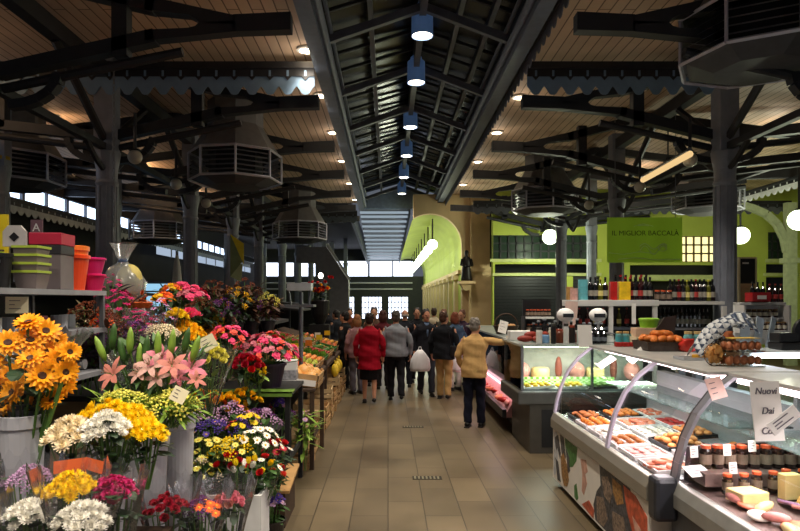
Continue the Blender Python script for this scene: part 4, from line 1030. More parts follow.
for i in range(4):
    simple('red_packet','small red packet on the case top before the teal jars, %s from the left' % ORD[i],'packet',MB().box((-.03,-.03,0),(.03,.03,.045)), FOODM['red'], (2.36+.075*i,6.36,TZ), (0,0,.2*i), 'red packets before the teal jars', .006)
# red crisps bag, checked cloth basket, eggs
simple('red_snack_bag','crumpled red snack bag between the pastries and the checked cloth','bag',MB().lathe([(.05,0),(.085,.02),(.07,.05),(.09,.07),(.05,.1),(.06,.12),(.0,.11)],14,sy=.7,caps=False,wob=lambda k,i:1+.16*math.sin(k*2.3+i*1.9)), mat('red_foil',(196,52,40),.25,.1,.3,14,.6), (2.78,5.75,TZ), smooth=True)
o = thing('checked_basket', 'nut basket covered by a blue and white checked cloth', 'basket', (2.72,5.05,TZ))
MB().lathe([(.12,0),(.17,.12),(.16,.12),(.115,.012),(0,.012)],20,caps=False).build('wicker_bowl', mat('wicker', (130,92,54), .7, 0, .35, 50, .5), o)
b = MB()
for i in range(26):
    a = i*2.4; r = .13*math.sqrt(i/26); b.ell((r*math.cos(a),r*math.sin(a),.12+.035*(1-r/.13)), (.022,.022,.026), 8, 6)
nb = b.build('nut_heap', mat('nut_shell', (150,110,72), .6, 0, .4, 40), o, smooth=True); nb['kind'] = 'stuff'
CHB = bpy.data.materials.new('blue_check'); CHB.use_nodes = True
nt = CHB.node_tree; ck = nt.nodes.new('ShaderNodeTexChecker'); tc = nt.nodes.new('ShaderNodeTexCoord'); ck.inputs['Scale'].default_value = 24; ck.inputs['Color1'].default_value = lin((44,58,82)); ck.inputs['Color2'].default_value = lin((186,188,188))
nt.links.new(tc.outputs['Object'], ck.inputs['Vector']); nt.links.new(ck.outputs['Color'], nt.nodes['Principled BSDF'].inputs['Base Color'])
A, B = [], []
cl = MB(); rows = []
for i in range(12):
    t = i/11; rows.append([( -.24+.46*t, -.02+.12*s+.02*math.sin(6*t), .11+.22*math.sin(PI*min(1,t*.8))*.9+.1*t-.1*abs(s)+.016*math.sin(9*t+4*s)) for s in (-1,-.5,0,.5,1)])
for r0, r1 in zip(rows, rows[1:]): cl.strip(r0, r1)
c = cl.build('checked_cloth', CHB, o, smooth=True); sd = c.modifiers.new('thick','SOLIDIFY'); sd.thickness = .006
EGG = MB().lathe([(0,-.026),(.012,-.024),(.02,-.014),(.0225,-.002),(.02,.012),(.012,.025),(0,.031)],12,caps=False).mesh('egg', mat('brown_egg', (190,116,78), .4, 0, .08, 10), True)
for t in range(2):
    o = thing('egg_pack', 'clear pack of brown eggs on the case top, %s' % ['bottom of the two','stacked on top of the other'][t], 'egg pack', (2.56,4.5,TZ+.105*t), .12)
    MB().box((-.145,-.06,0),(.145,.06,.006)).build('pack_base', GLASS, o)
    b = MB(); b.add([(-.15,-.065,0),(.15,-.065,0),(.15,.065,0),(-.15,.065,0),(-.14,-.058,.095),(.14,-.058,.095),(.14,.058,.095),(-.14,.058,.095)], [(0,1,5,4),(1,2,6,5),(2,3,7,6),(3,0,4,7),(4,5,6,7)])
    b.build('clear_lid', film('egg_pack_clear', (244,244,242), .12, .1), o)
    if t == 1: MB().box((-.1,-.05,.0965),(.12,.05,.099)).build('paper_label', mat('egg_label',(206,170,60),.6), o)
    for i in range(5):
        for j in range(2):
            for l in range(1):
                p = link('egg', EGG, None, (0,0,0), (0,0,0), 1.12)
                v = Matrix.Rotation(.12,3,'Z') @ Vector((-.112+.056*i, -.029+.058*j, 0)); p.location = Vector((2.56,4.5,TZ+.105*t+.04))+v
                tag(p, 'brown egg in the %s clear pack on the case top' % ['bottom','upper'][t], 'egg', 'brown eggs in the %s pack' % ['bottom','upper'][t])
o = thing('nut_bag', 'round clear bag of tan biscuits leaning on the egg packs', 'bag', (2.38,4.52,TZ))
MB().ell((0,0,.08),(.075,.06,.085),14,9).tube([(0,0,.15),(.02,0,.19),(.05,0,.22)],[.03,.012,.035],8).build('clear_film', film('egg_pack_clear', (244,244,242), .12, .1), o, smooth=True)
b = MB()
for i in range(22):
    a = i*2.4; z = .02+.11*i/22; r = .045*math.sin(PI*(i+3)/28); b.cbox((r*math.cos(a),r*math.sin(a),z+.01),(.035,.03,.02),0,Euler((i,i*2,i)).to_matrix())
q = b.build('biscuit_fill', mat('biscuit', (206,150,84), .6, 0, .2, 20), o); q['kind'] = 'stuff'
simple('cheese_tray','low tray with a yellow cheese slice before the nut basket','cheese tray',tray_mb(.3,.16,.02), LIGHT_METAL, (2.5,5.0,TZ)); simple('cheese_piece','yellow cheese slice lying in the low tray','cheese',MB().prism([(-.07,-.04),(.06,-.05),(.08,.03),(-.02,.05)],'z',0,.03), mat('yellow_cheese',(232,170,50),.5), (2.5,5.0,TZ+.007))
# scales and bottles on the corner case
TC = 1.387
def scale_(lab, loc, rz):
    o = thing('counter_scale', lab, 'scale', loc, rz)
    MB().box((-.16,-.13,0),(.16,.13,.1)).build('base_body', WHITE, o, bev=.015); MB().box((-.17,-.14,.115),(.17,.14,.125)).box((-.03,-.03,.1),(.03,.03,.116)).build('weighing_plate', GREY_METAL, o)
    MB().box((-.03,.06,.1),(.03,.11,.3)).build('neck', WHITE, o)
    MB().ell((0,.08,.36),(.12,.1,.095),16,10).build('head', WHITE, o, smooth=True); MB().box((-.07,-.03,.33),(.07,-.01,.38)).build('display', mat('lcd_dark',(40,44,48),.2), o)
scale_('white counter scale with a rounded head, left on the corner case',(2.42,8.35,TC),.1)
scale_('white counter scale with a grey dome head, right on the corner case',(2.83,8.3,TC),-.1)
b0 = None
def bottle(name, lab, grp, r, h, body, cap, band=None):
    o = thing(name, lab, 'bottle', (0,0,0), 0, grp)
    gb = MB().lathe([(r*.92,0),(r,.008),(r,h*.58),(r*.75,h*.68),(r*.36,h*.76),(r*.34,h*.93)], 12).build('glass_body', body, o)
    MB().lathe([(r*.42,h*.92),(r*.42,h*.99),(r*.36,h)], 10).build('cap', cap, o)
    if band: MB().lathe([(r*1.02,h*.18),(r*1.02,h*.42)], 12, caps=False).build('paper_label', band, gb)
    return o
NB = mat('black_glass', (20,20,22), .1, 0, .1, 8, spec=.8)
for i in range(8):
    lab = 'squat black vinegar bottle on the corner case, %s row, %s from the left' % ('back' if i > 3 else 'front', ORD[i%4])
    if i == 0: VB = bottle('vinegar_bottle', lab, 'squat black bottles on the corner case', .04, .2, NB, mat('silver_cap',(170,174,180),.3,.5), mat('grey_label',(110,116,124),.5)); VB.location = (2.56,8.0,TC)
    else: dup(VB, (2.56+.075*(i%4), 8.0+.1*(i//4), TC), 0, lab, None, 1 if i < 4 else 1.35)
for i in range(9): dup(VB, (2.0+.075*i, 8.52+.03*(i%2), TC), 0, 'tall black bottle at the back of the corner case, %s from the left' % ORD[i], 'tall black bottles at the back of the corner case', 1.25+.15*(i%3))
for i, (nm, cl_, h, r) in enumerate([('white',(222,220,214),.16,.035),('amber',(170,90,40),.12,.045),('blue',(120,160,200),.1,.045),('black',(26,26,28),.2,.03),('cream',(216,206,180),.15,.04),('brown',(110,56,36),.14,.045),('white capped',(210,210,208),.2,.03),('orange',(206,110,50),.13,.05),('dark',(40,34,32),.18,.035),('clear pale',(186,196,190),.17,.04),('rust',(150,70,44),.12,.05)]):
    o = jar('%s_jar' % nm.replace(' ','_'), '%s small jar crowding the corner case top, %s from the left' % (nm, ORD[i]), 'jar', 'mixed small jars on the corner case', r, h, mat('jar_'+nm.replace(' ','_'), cl_, .3), mat('jar_lid_%d' % (i%3), [(60,58,56),(200,198,190),(150,60,40)][i%3], .4))
    o.location = (1.95+.058*i+.01*(i%2), 8.0+.13*((i*2)%3), TC); o.scale = (1.15,1.15,1.3)
simple('white_box','long white box at the left end of the corner case top','box',MB().box((-.16,-.1,0),(.16,.1,.13)), WHITE, (1.86,8.75,TC), bev=.01)
for i in range(4):
    simple('salami_coil','dark red salami on the white box end of the corner case, %s from left' % ORD[i],'salami',MB().ell((0,0,.045),(.11,.045,.045),12,8), mat('salami_red',(140,46,34),.5,0,.3,25), (1.84+.09*i,8.32+.04*(i%2),TC+.0+.05*(i%2)), (0,.0,.3*i), 'salami on the corner case', smooth=True)
# wicker basket on the meat case
o = thing('handled_basket', 'dark wicker basket with a hoop handle beside the tan jacket', 'basket', (1.98,10.4,1.382))
MB().lathe([(.16,0),(.22,.14),(.2,.14),(.15,.02),(0,.02)],18,caps=False).build('wicker_bowl', mat('dark_wicker',(84,44,30),.6,0,.3,40,.4), o)
MB().tube([(.2*math.cos(a),0,.12+.22*math.sin(a)) for a in [PI*i/12 for i in range(13)]],.012,6).build('handle', mat('handle_wicker',(70,48,34),.6), o)
b = MB()
for i in range(14): b.ell((.12*math.cos(i*2.4)*math.sqrt(i/14),.12*math.sin(i*2.4)*math.sqrt(i/14),.14),(.045,.03,.03),8,6,0)
q = b.build('bread_fill', mat('pale_bread',(196,150,100),.6,0,.2,20), o, smooth=True); q['kind'] = 'stuff'

# ---- back shelves
SH = thing('bottle_shelf', 'white shelf unit full of bottles below the green banner', 'shelf', (0,0,0))
SW = mat('shelf_white', (206,204,200), .45, 0, .04)
Y0 = 9.3
MB().box((2.68,Y0-.2,1.86),(3.98,Y0+.25,1.95)).build('shelf_board', SW, SH, bev=.006)
MB().box((4.0,Y0-.1,1.88),(5.0,Y0+.3,1.93)).build('shelf_board', SW, SH, bev=.004)
MB().box((4.1,Y0,1.5),(5.0,Y0+.3,1.53)).build('shelf_board', GREY_METAL, SH)
MB().box((2.6,Y0+.05,1.5),(4.0,Y0+.3,1.54)).build('shelf_board', GREY_METAL, SH)
b = MB()
for x in (2.72,3.28,3.93,4.95): MB().box((x-.03,Y0-.19,0),(x+.03,Y0-.14,1.86)).build('post', SW, SH)
0; MB().box((2.68,Y0+.32,0),(5.0,Y0+.36,1.95)).build('back_board', mat('shelf_back',(30,28,28),.7), SH)
MB().box((2.68,Y0-.1,0),(5.0,Y0+.3,.9)).build('cupboard_base', mat('base_dark',(50,46,44),.6), SH)
kinds = [('wine_bottle','dark wine bottle',NB,mat('foil_black',(30,20,24),.3),mat('wine_label',(150,144,130),.6),.037,.31),
 ('wine_bottle','red capped wine bottle',mat('red_wine_glass',(50,14,18),.12,spec=.8),mat('foil_red',(150,28,30),.3),mat('wine_label_red',(180,60,54),.6),.037,.31),
 ('oil_bottle','olive oil bottle',mat('oil_glass',(84,84,24),.15),mat('oil_cap',(196,180,60),.4),mat('oil_label',(226,210,130),.6),.036,.3)]
PB = []
for nm, lb, a_, b_, c_, r, h in kinds:
    PB.append(bottle(nm, 'x', 'bottles on the white back shelf', r, h, a_, b_, c_))
used = set()
def put_bottle(q, loc, lab, grp=None, sc=1):
    sc *= 1.1
    if q not in used: used.add(q); PB[q].location = loc; PB[q]['label'] = lab; PB[q].scale = (sc,)*3; PB[q]['group'] = grp or PB[q]['group']; return
    dup(PB[q], loc, 0, lab, grp, sc)
seq = [0,0,2,0,None,None,None,1,1,0,1,0,0]
tall = 0
for i in range(13):
    q = seq[i]; x = 3.02+.074*i
    if q is None: continue
    put_bottle(q, (x,Y0-.05,1.951), '%s on the white shelf front, %s from the left' % (kinds[q][1], ORD[i]))
for i in range(7):
    x = 3.46+.078*i
    put_bottle(i%2, (x,Y0+.13,1.951), '%s in the back rank of the white shelf, %s from the left' % (kinds[i%2][1], ORD[i]), 'bottles in the back rank', 1.12)
for i in range(11):
    x = 4.28+.064*i; q = [0,0,1,0,2,0,1,0,0,2,0][i]
    put_bottle(q, (x,Y0+.1,1.932), '%s on the thin right shelf, %s from the left' % (kinds[q][1], ORD[i]), 'bottles on the thin right shelf', .98)
for i in range(12):
    put_bottle(0, (4.15+.066*i,Y0+.15,1.532), 'dark bottle on the lower grey shelf, %s from the left' % ORD[i], 'bottles on the lower shelf', .9)
for i in range(9):
    put_bottle(1 if i%3 else 2, (2.8+.12*i,Y0+.15,1.542), '%s under the white shelf, %s from the left' % (kinds[1 if i%3 else 2][1], ORD[i]), 'bottles under the white shelf', .85)
for i in range(2):
    simple('tomato_carton','%s carton of pasta between the bottles on the white shelf' % ['red','yellow'][i],'carton',MB().box((-.05 if i == 0 else -.085,-.05,0),(.05 if i == 0 else .085,.05,.27)), mat('carton_red',(186,36,30),.4,0,.2,12) if i == 0 else mat('carton_yellow',(232,190,36),.4,0,.2,12), (3.345+.16*i,Y0-.08,1.951), bev=.006)
for i in range(3):
    simple('teal_tin','teal tin stacked at the left end of the white shelf, %s' % ['lowest','middle','top'][i],'tin',MB().lathe([(.07,0),(.07,.1)],18), mat('tin_teal',(100,176,186),.35,0,.15,12), (2.9-.0*i,Y0-.08,1.951+.101*i), grp='teal tins on the white shelf')
for i in range(2): simple('pink_tin','pink and white tin beside the teal tins, %s' % ['lower','upper'][i],'tin',MB().lathe([(.055,0),(.055,.085)],16), mat('tin_pink',(206,160,150),.4,0,.2,14), (2.76,Y0-.1,1.951+.086*i))
for i in range(2):
    simple('rusk_pack','brown pack standing on the tins, %s' % ['left','right'][i],'packet',MB().box((-.05,-.03,0),(.05,.03,.2)), mat('kraft_pack',(160,120,66),.6,0,.2,14), (2.76+.17*i if i == 0 else 3.0,Y0+.12,1.951+.0), bev=.01)
for i in range(3):
    o = dup(J0, (4.03+.09*i,Y0-.02,1.932), 0, 'squat jar with a tan lid at the left end of the thin shelf, %s' % ORD[i], 'squat jars on the thin shelf', 1.1)
simple('hanging_paper','pinkish paper sheet hanging off the left shelf end','paper',MB().box((-.09,-.004,-.42),(.09,.004,0)), mat('pink_paper',(206,176,166),.7), (2.68,Y0-.26,1.93), (0,.06,0))
simple('hanging_paper','white paper strip hanging from the middle shelf post','paper',MB().box((-.03,-.004,-.3),(.03,.004,0)), PAPER, (3.6,Y0-.22,1.9))
# low left shelf of pots
SL = thing('low_shelf', 'small dark shelf of jars left of the white bottle shelf', 'shelf', (0,0,0))
MB().box((2.12,9.55,1.66),(2.56,9.75,1.69)).build('shelf_board', SW, SL); MB().box((2.12,9.55,1.42),(2.56,9.75,1.45)).build('shelf_board', SW, SL); MB().box((2.12,9.75,1.385),(2.56,9.78,1.95)).build('back_board', BLACK, SL); MB().box((2.10,9.55,1.385),(2.12,9.78,1.7)).build('side_panel', BLACK, SL)
for i in range(7):
    dup(J0, (2.17+.056*i,9.65,1.691), 0, 'small jar on the dark left shelf top board, %s from the left' % ORD[i], 'jars on the dark left shelf', .75)
for i in range(6):
    dup(J0, (2.19+.062*i,9.65,1.451), 0, 'small jar on the dark left shelf lower board, %s from the left' % ORD[i], 'jars on the dark left shelf', .85)
# notice panel, jar rack and crate on the right
o = thing('notice_panel', 'tall panel, black above and tan below, standing right of the column', 'panel', at(747,281,12.0))
MB().box((-.145,-.02,-.05),(.145,.02,.43)).build('black_board', mat('chalk_black',(34,34,36),.6), o); MB().box((-.145,-.02,-1.95),(.145,.02,-.05)).build('tan_board', mat('tan_board',(190,156,116),.6), o)
MB().box((-.175,-.03,-1.98),(-.145,.03,.46)).box((.145,-.03,-1.98),(.175,.03,.46)).box((-.145,-.03,.43),(.145,.03,.46)).build('frame', CARD, o)
b = MB().box((-.1,-.025,.33),(.02,-.02,.36)); b.build('chalk_mark', PAPER, o)
JR = thing('jar_rack', 'white two tier wall rack of small dark jars right of the checked cloth', 'rack', (4.99,8.25,1.55))
MB().box((-.29,-.1,-.02),(.29,.12,.0)).box((-.31,.0,.33),(.31,.16,.37)).build('shelf_board', SW, JR, bev=.004)
MB().box((-.31,.12,-.2),(.31,.16,.36)).build('back_board', WHITE, JR); MB().box((-.31,-.1,-.04),(-.285,.12,.33)).build('side_panel', SW, JR); MB().box((.285,-.1,-.04),(.31,.12,.33)).build('side_panel', SW, JR)
MB().box((-.29,.0,.15),(.29,.12,.165)).build('middle_tier', SW, JR)
RJ = jar('honey_jar','x','jar','dark jars in the white wall rack',.033,.11,mat('honey_dark',(60,30,18),.15,spec=.7),mat('brass_lid',(150,120,70),.35,.3),mat('jar_cream',(206,180,140),.6))
for i in range(15):
    t, j_ = divmod(i, 8); loc = (4.99-.25+.071*j_+.03*t, 8.25+(-.05 if t == 0 else .07), 1.551+(0 if t == 0 else .166))
    lab = 'small dark jar in the white wall rack, %s tier, %s from the left' % (['lower','upper'][t], ORD[j_])
    if i == 0: RJ.location = loc; RJ['label'] = lab
    else: dup(RJ, loc, 0, lab)
o = thing('red_bottle_crate', 'red plastic bottle crate standing on the white wall rack', 'crate', (4.95,8.3,1.921))
MB().box((-.12,-.09,0),(.12,.09,.012)).box((-.12,-.09,0),(.12,-.075,.13)).box((-.12,.075,0),(.12,.09,.13)).box((-.12,-.075,0),(-.105,.075,.13)).box((.105,-.075,0),(.12,.075,.13)).build('crate_body', mat('crate_red',(170,30,34),.4), o)
MB().box((-.06,-.094,.04),(.06,-.09,.09)).build('white_print', PAPER, o)
for i in range(3): put_bottle(0, (4.88+.07*i,8.3,1.935), 'bottle standing in the red crate, %s from the left' % ORD[i], 'bottles in the red crate', .75)
for i in range(3): put_bottle(1, (5.11+.075*i,8.3,1.921), 'bottle right of the red crate, %s' % ORD[i], 'bottles right of the red crate', .72)
# lit cooler behind the near case and slicer
CO = thing('back_counter', 'steel back counter with a lit glass shelf at the right edge', 'counter', (0,0,0))
MB().box((3.05,4.9,0),(5.6,5.5,.92)).build('base_body', LIGHT_METAL, CO); MB().box((3.0,4.85,.92),(5.65,5.55,.96)).build('worktop', DECK, CO, bev=.006)
MB().box((2.86,4.9,1.5),(5.4,5.4,1.535)).build('lit_shelf', mat('lit_shelf_pale',(210,220,226),.25), CO); MB().tube([(2.88,4.88,1.51),(5.3,4.88,1.51)],.017,8).build('light_tube', emis('cool_tube',(230,242,255),9), CO)
MB().box((2.9,5.36,.96),(2.94,5.4,1.5)).box((5.3,5.36,.96),(5.34,5.4,1.5)).build('post', LIGHT_METAL, CO)
lamp('AREA', (4.0,5.0,1.48), 22, (.9,.95,1), 2.2, (.3,0,0), sy=.1, name='cooler_light')
o = thing('meat_slicer', 'black meat slicer standing on the lit glass shelf', 'slicer', (3.42,5.2,1.536))
MB().box((-.18,-.1,0),(.2,.1,.06)).build('base_body', BLACK, o, bev=.015); MB().lathe([(.12,-.02),(.125,0),(.12,.02)],24).build('blade_guard', BLACK, o, (.1,0,.15), (PI/2,0,0)); MB().lathe([(.05,-.03),(.05,.03)],16).build('hub', GREY_METAL, o, (.1,-.02,.15), (PI/2,0,0)); MB().cbox((-.1,0,.1),(.16,.14,.08)).build('carriage', BLACK, o, bev=.01)
for i in range(3):
    simple('bag_roll','pale sheet of bags hanging by the column foot, %s' % ['left','middle','right'][i],'bag',MB().prism([(-.05,0),(.05,0),(.075,.33),(-.02,.36)],'y',0,.012), mat('bag_pale',(170,178,182),.3,0,.1), (3.62+.12*i,6.3,1.43), (.1,.1*(i-1),.3*i))
o = thing('back_bench', 'grey prep bench behind the deli carrying paper rolls', 'bench', (0,0,0))
MB().box((3.0,6.1,1.38),(4.9,6.6,1.43)).build('bench_top', GREY_METAL, o); MB().box((3.05,6.15,0),(3.12,6.22,1.38)).box((4.8,6.15,0),(4.87,6.22,1.38)).box((3.05,6.5,0),(3.12,6.57,1.38)).box((4.8,6.5,0),(4.87,6.57,1.38)).build('leg', GREY_METAL, o)
for i in range(3):
    jx = dup(TJ, (3.1+.1*i, 6.4, 1.431), 0, '%s jar on the grey prep bench behind the eggs' % ORD[i], 'jars on the prep bench', 1.3)
# cone shaped cream pack and orange jar by the column
simple('cone_pack','pale cone shaped packet on the prep bench before the column','packet',MB().lathe([(.06,0),(.045,.12),(.012,.3),(0,.31)],12,caps=False), PAPER, (3.36,6.3,1.431))
simple('orange_pot','orange brown earthen pot beside the cone packet','pot',MB().lathe([(.04,0),(.075,.05),(.07,.13),(.04,.17),(.05,.2)],16), mat('terracotta_pot',(170,90,44),.5), (3.49,6.36,1.431), smooth=True)
# statue on a bracket and a bronze plant
o = thing('statue', 'dark robed statue standing on a bracket of the cream portal wall', 'statue', (2.74,21.62,HC+.66))
MB().loft([(0,0,0,.2,.16),(.1,0,0,.19,.15),(.5,0,0,.14,.12),(.72,0,0,.17,.12),(.82,0,0,.12,.09),(.86,0,0,.05,.05),(.9,0,0,.06,.06),(.98,0,-.01,.075,.08),(1.05,0,0,.06,.06),(1.08,0,0,.02,.02)],14).tube([(-.15,0,.76),(-.2,-.08,.56),(-.05,-.18,.52)],[.05,.045,.035],8).tube([(.15,0,.76),(.19,-.08,.55),(.04,-.18,.5)],[.05,.045,.035],8).build('robed_figure', mat('bronze_dark',(30,26,24),.4,.4), o, smooth=True)
MB().box((-.28,-.24,-.1),(.28,.36,0)).prism([(-.22,-.1),(.22,-.1),(.1,-.32),(-.1,-.32)],'y',-.1,.36).build('bracket', CREAM, o)
# ================================================================ flower stall
random.seed(5)
LEAF = mat('leaf_green', (58,92,38), .5, 0, .35, 18); LEAFD = mat('leaf_dark', (34,56,30), .5, 0, .35, 14); LEAFL = mat('leaf_lime', (128,160,58), .5, 0, .25, 14); LEAFG = mat('leaf_sage', (110,124,96), .6, 0, .2, 14)
PCOL = {'sun': (255,164,20), 'yellow': (246,206,20), 'gold': (250,188,20), 'white': (238,234,222), 'ivory': (238,222,188), 'lilac': (190,150,186), 'magenta': (186,30,98), 'crimson': (176,18,48), 'red': (200,28,34), 'orange': (240,100,34), 'pink': (220,126,142), 'hot': (238,72,120), 'salmon': (198,124,110), 'violet': (92,66,160), 'purple': (110,50,120), 'lemon': (228,220,104), 'blush': (208,162,150), 'coral': (236,90,70), 'rust': (120,60,34)}
def PM(c): return mat('petal_'+c, PCOL[c], .55, 0, .14, 30, spec=.25)
CENTER = mat('flower_center_brown', (58,32,16), .8, 0, .3, 40); CENTY = mat('flower_center_yellow', (226,176,40), .7, 0, .2, 40); STEM = mat('stem_green', (86,122,54), .5, 0, .2, 14)
HEAD = {}
def head(kind, c):
    """one flower head facing +z, about 1 unit = its radius"""
    if (kind,c) in HEAD: return HEAD[(kind,c)]
    b = MB(); ms = [PM(c)]; rnd = random.Random(hash(kind) % 97 + 3)
    rnd = random.Random({'sunflower':1,'mum':2,'rose':3,'lily':4,'daisy':5,'blossom':6,'pom':7,'orchid':8,'spray':9,'carnation':10,'tulip':11,'pansy':12}[kind])
    ring = lambda n, L, W, el, curl, r0=.0, z=0.0, off=0.0, seg=3, tip=.25: [b.petal((r0*math.cos(a), r0*math.sin(a), z), (math.cos(a)*math.cos(el), math.sin(a)*math.cos(el), math.sin(el)), (0,0,1), L*rnd.uniform(.88,1.08), W, curl, 0, seg, tip) for a in [off+2*PI*i/n+rnd.uniform(-.08,.08) for i in range(n)]]
    if kind == 'sunflower':
        ring(15,.78,.3,.12,-.35,.26); ring(14,.72,.28,.45,-.3,.24,.03,.2); ring(12,.55,.24,.8,-.2,.22,.05,.1); ms.append(CENTER); b.lathe([(.26,-.02),(.28,.06),(.2,.1),(.1,.08),(0,.07)],14,m=1,caps=False)
    elif kind == 'mum':
        for i, (n, L, el) in enumerate([(14,.95,.05),(13,.85,.45),(11,.7,.85),(8,.5,1.15),(5,.36,1.4)]): ring(n,L,.24,el,.55,.06,.03*i,i*.3,2,.45)
        b.ell((0,0,.16),(.4,.4,.26),8,5)
    elif kind == 'pom':
        for i in range(46):
            z = 1-1.75*i/45; r = math.sqrt(max(0,1-z*z)); a = i*2.4; d = Vector((r*math.cos(a), r*math.sin(a), z))
            b.petal(d*.55, d, (0,0,1), .48, .34, .25, 0, 2, .5)
        b.ell((0,0,0),.68,8,6)
    elif kind in ('rose','carnation'):
        for i, (n, L, el, w) in enumerate([(6,.95,.25,.8),(6,.85,.6,.75),(5,.75,.95,.65),(4,.6,1.2,.5)]): ring(n,L,w,el,.75 if kind == 'rose' else .2,.05,.06*i,i*.5,3,.7)
        b.ell((0,0,.42),(.2,.2,.3),7,5)
    elif kind == 'lily':
        ring(6,1.25,.52,.8,-1.2,.06,0,0,4,.12); ms += [STEM, mat('stamen_rust',(150,74,30),.6)]
        for k in range(5):
            a = k*1.26; b.tube([(0,0,.1),(.2*math.cos(a),.2*math.sin(a),.75)],.018,4,1); b.ell((.21*math.cos(a),.21*math.sin(a),.78),(.035,.035,.07),5,4,2)
    elif kind == 'daisy':
        ring(13,.78,.3,.15,-.1,.24); ms.append(CENTY); b.lathe([(.26,0),(.26,.08),(.12,.15),(0,.16)],10,m=1,caps=False)
    elif kind == 'blossom':
        for i in range(7):
            a = i*2.4; r = .5*math.sqrt(i/7); c0 = (r*math.cos(a), r*math.sin(a), .35-r*.6)
            for k in range(5):
                w = k*1.2566+i; b.petal(c0,(math.cos(w)*.8,math.sin(w)*.8,.55),(0,0,1),.42,.38,-.4,0,2,.55)
    elif kind == 'orchid':
        for k in range(5):
            w = k*1.2566; b.petal((0,0,0),(math.cos(w),math.sin(w),.2),(0,0,1),.95,.6 if k%2 else .42,-.3,0,3,.4)
        ms.append(PM('magenta')); b.ell((0,-.1,.15),(.2,.26,.2),7,5,1)
    elif kind == 'spray':
        for i in range(12):
            a = i*2.4; r = .85*math.sqrt(i/12); p = Vector((r*math.cos(a), r*math.sin(a), .5-r*.5+rnd.uniform(-.15,.15))); b.ell(p,.15,6,4)
            b.petal(p,(math.cos(a),math.sin(a),.4),(0,0,1),.24,.2,.2,0,2,.5); b.petal(p,(math.sin(a),-math.cos(a),.7),(0,0,1),.24,.2,.2,0,2,.5)
    elif kind == 'tulip':
        ring(3,1.1,.75,1.2,.35,.12,0,0,3,.4); ring(3,1.05,.75,1.15,.35,.16,0,1.05,3,.4); b.ell((0,0,.1),(.26,.26,.2),8,5)
    elif kind == 'pansy':
        for k in range(5):
            w = k*1.2566+.3; b.petal((0,0,0),(math.cos(w),math.sin(w),.15),(0,0,1),.85,.8,-.15,0,3,.6)
        ms.append(CENTY); b.ell((0,0,.06),(.14,.14,.08),6,4,1)
    HEAD[(kind,c)] = b.mesh('flower_head_%s_%s' % (kind,c), ms, False)
    return HEAD[(kind,c)]
LEAFM = {}
def foliage(R, z0, z1, n, m, seed, long_=.16, wide=.045, up=.5):
    b = MB(); rd = random.Random(seed)
    for i in range(n):
        a = rd.uniform(0,2*PI); z = rd.uniform(z0,z1); r = R*rd.uniform(.15,.95)*(.45+.55*(z-z0)/max(.01,z1-z0))
        el = rd.uniform(-.3,1.0)*up*2
        b.petal((r*math.cos(a),r*math.sin(a),z),(math.cos(a+rd.uniform(-.6,.6))*math.cos(el),math.sin(a+rd.uniform(-.6,.6))*math.cos(el),math.sin(el)),(0,0,1),long_*rd.uniform(.6,1.2),wide*rd.uniform(.7,1.3),-.5,0,3,.1)
    return b
def wrap_mesh(r0, r1, h, seed=0, teeth=14):
    rd = random.Random(seed); ph = rd.uniform(0,6)
    b = MB(); n = 42; prof = [(r0,0),(r0*.9+.1*r1,h*.2),((r0+r1)/2,h*.55),(r1*.92,h*.85),(r1*1.05,h)]
    b.lathe(prof, n, caps=False, wob=lambda k,i: 1+(.02+.018*i)*math.sin(k*2*PI*7/n+ph+i)+.03*i*.3*math.sin(k*2*PI*3/n+ph))
    for k in range(n):          # pointed ruffle along the top edge
        idx = 4*n+k; x,y,z = b.v[idx]; b.v[idx] = (x,y,z+(h*.07 if k%3 == 0 else 0))
    return b
def bouquet(name, label, cat, loc, specs, R, top, base=0.0, wrap=None, leaf=LEAF, nleaf=40, tilt=(0,0), dome=.55, group=None, seed=1, leaflen=.14, rz=0.0, sq=1.0, leafw=.045):
    """specs: list of (kind, colour, count, radius); heads sit on a dome of radius R whose crown is at height top"""
    o = thing(name, label, cat, loc, 0, group); o.rotation_euler = (tilt[0], tilt[1], rz)
    rd = random.Random(seed)
    lst = [s for s in specs for _ in range(s[2])]; rd.shuffle(lst); n = len(lst); st = MB()
    for i, (kind, c, _, r) in enumerate(lst):
        t = (i+.5)/n; a = i*2.39996+seed; rr = R*math.sqrt(t)
        h = top-dome*R*t*1.25+rd.uniform(-.03,.03)*R*3
        p = Vector((rr*math.cos(a), rr*math.sin(a)*sq, h)); d = Vector((p.x, p.y, dome*R*.9+.05))
        d = d+Vector((rd.uniform(-.25,.25),rd.uniform(-.3,.05),rd.uniform(-.1,.2)))*d.length
        q = link('flower_head', head(kind,c), o, p, facing(d), r*rd.uniform(.85,1.12))
        if i % 2 == 0 or kind in ('lily','sunflower','tulip'): st.tube([(p.x*.18,p.y*.18,base),(p.x*.6,p.y*.6,(base+h)/2),tuple(p*.97)], .004, 4, caps=False)
    if st.v: st.build('stems', STEM, o)
    if nleaf:
        f = foliage(R*1.02, base+.35*(top-base), top-.1*R-dome*R*.4, nleaf, leaf, seed+3, leaflen, leafw).build('foliage', leaf, o); f['kind'] = 'stuff'
    if wrap: wrap_mesh(wrap[0], wrap[1], wrap[2], seed).build('cellophane_wrap', wrap[3] if len(wrap) > 3 else CELLO, o, (0,0,base), smooth=True)
    return o
BK = mat('bucket_grey_white', (190,190,196), .45, 0, .05, 4)
BKD = mat('bucket_dark', (36,34,38), .5)
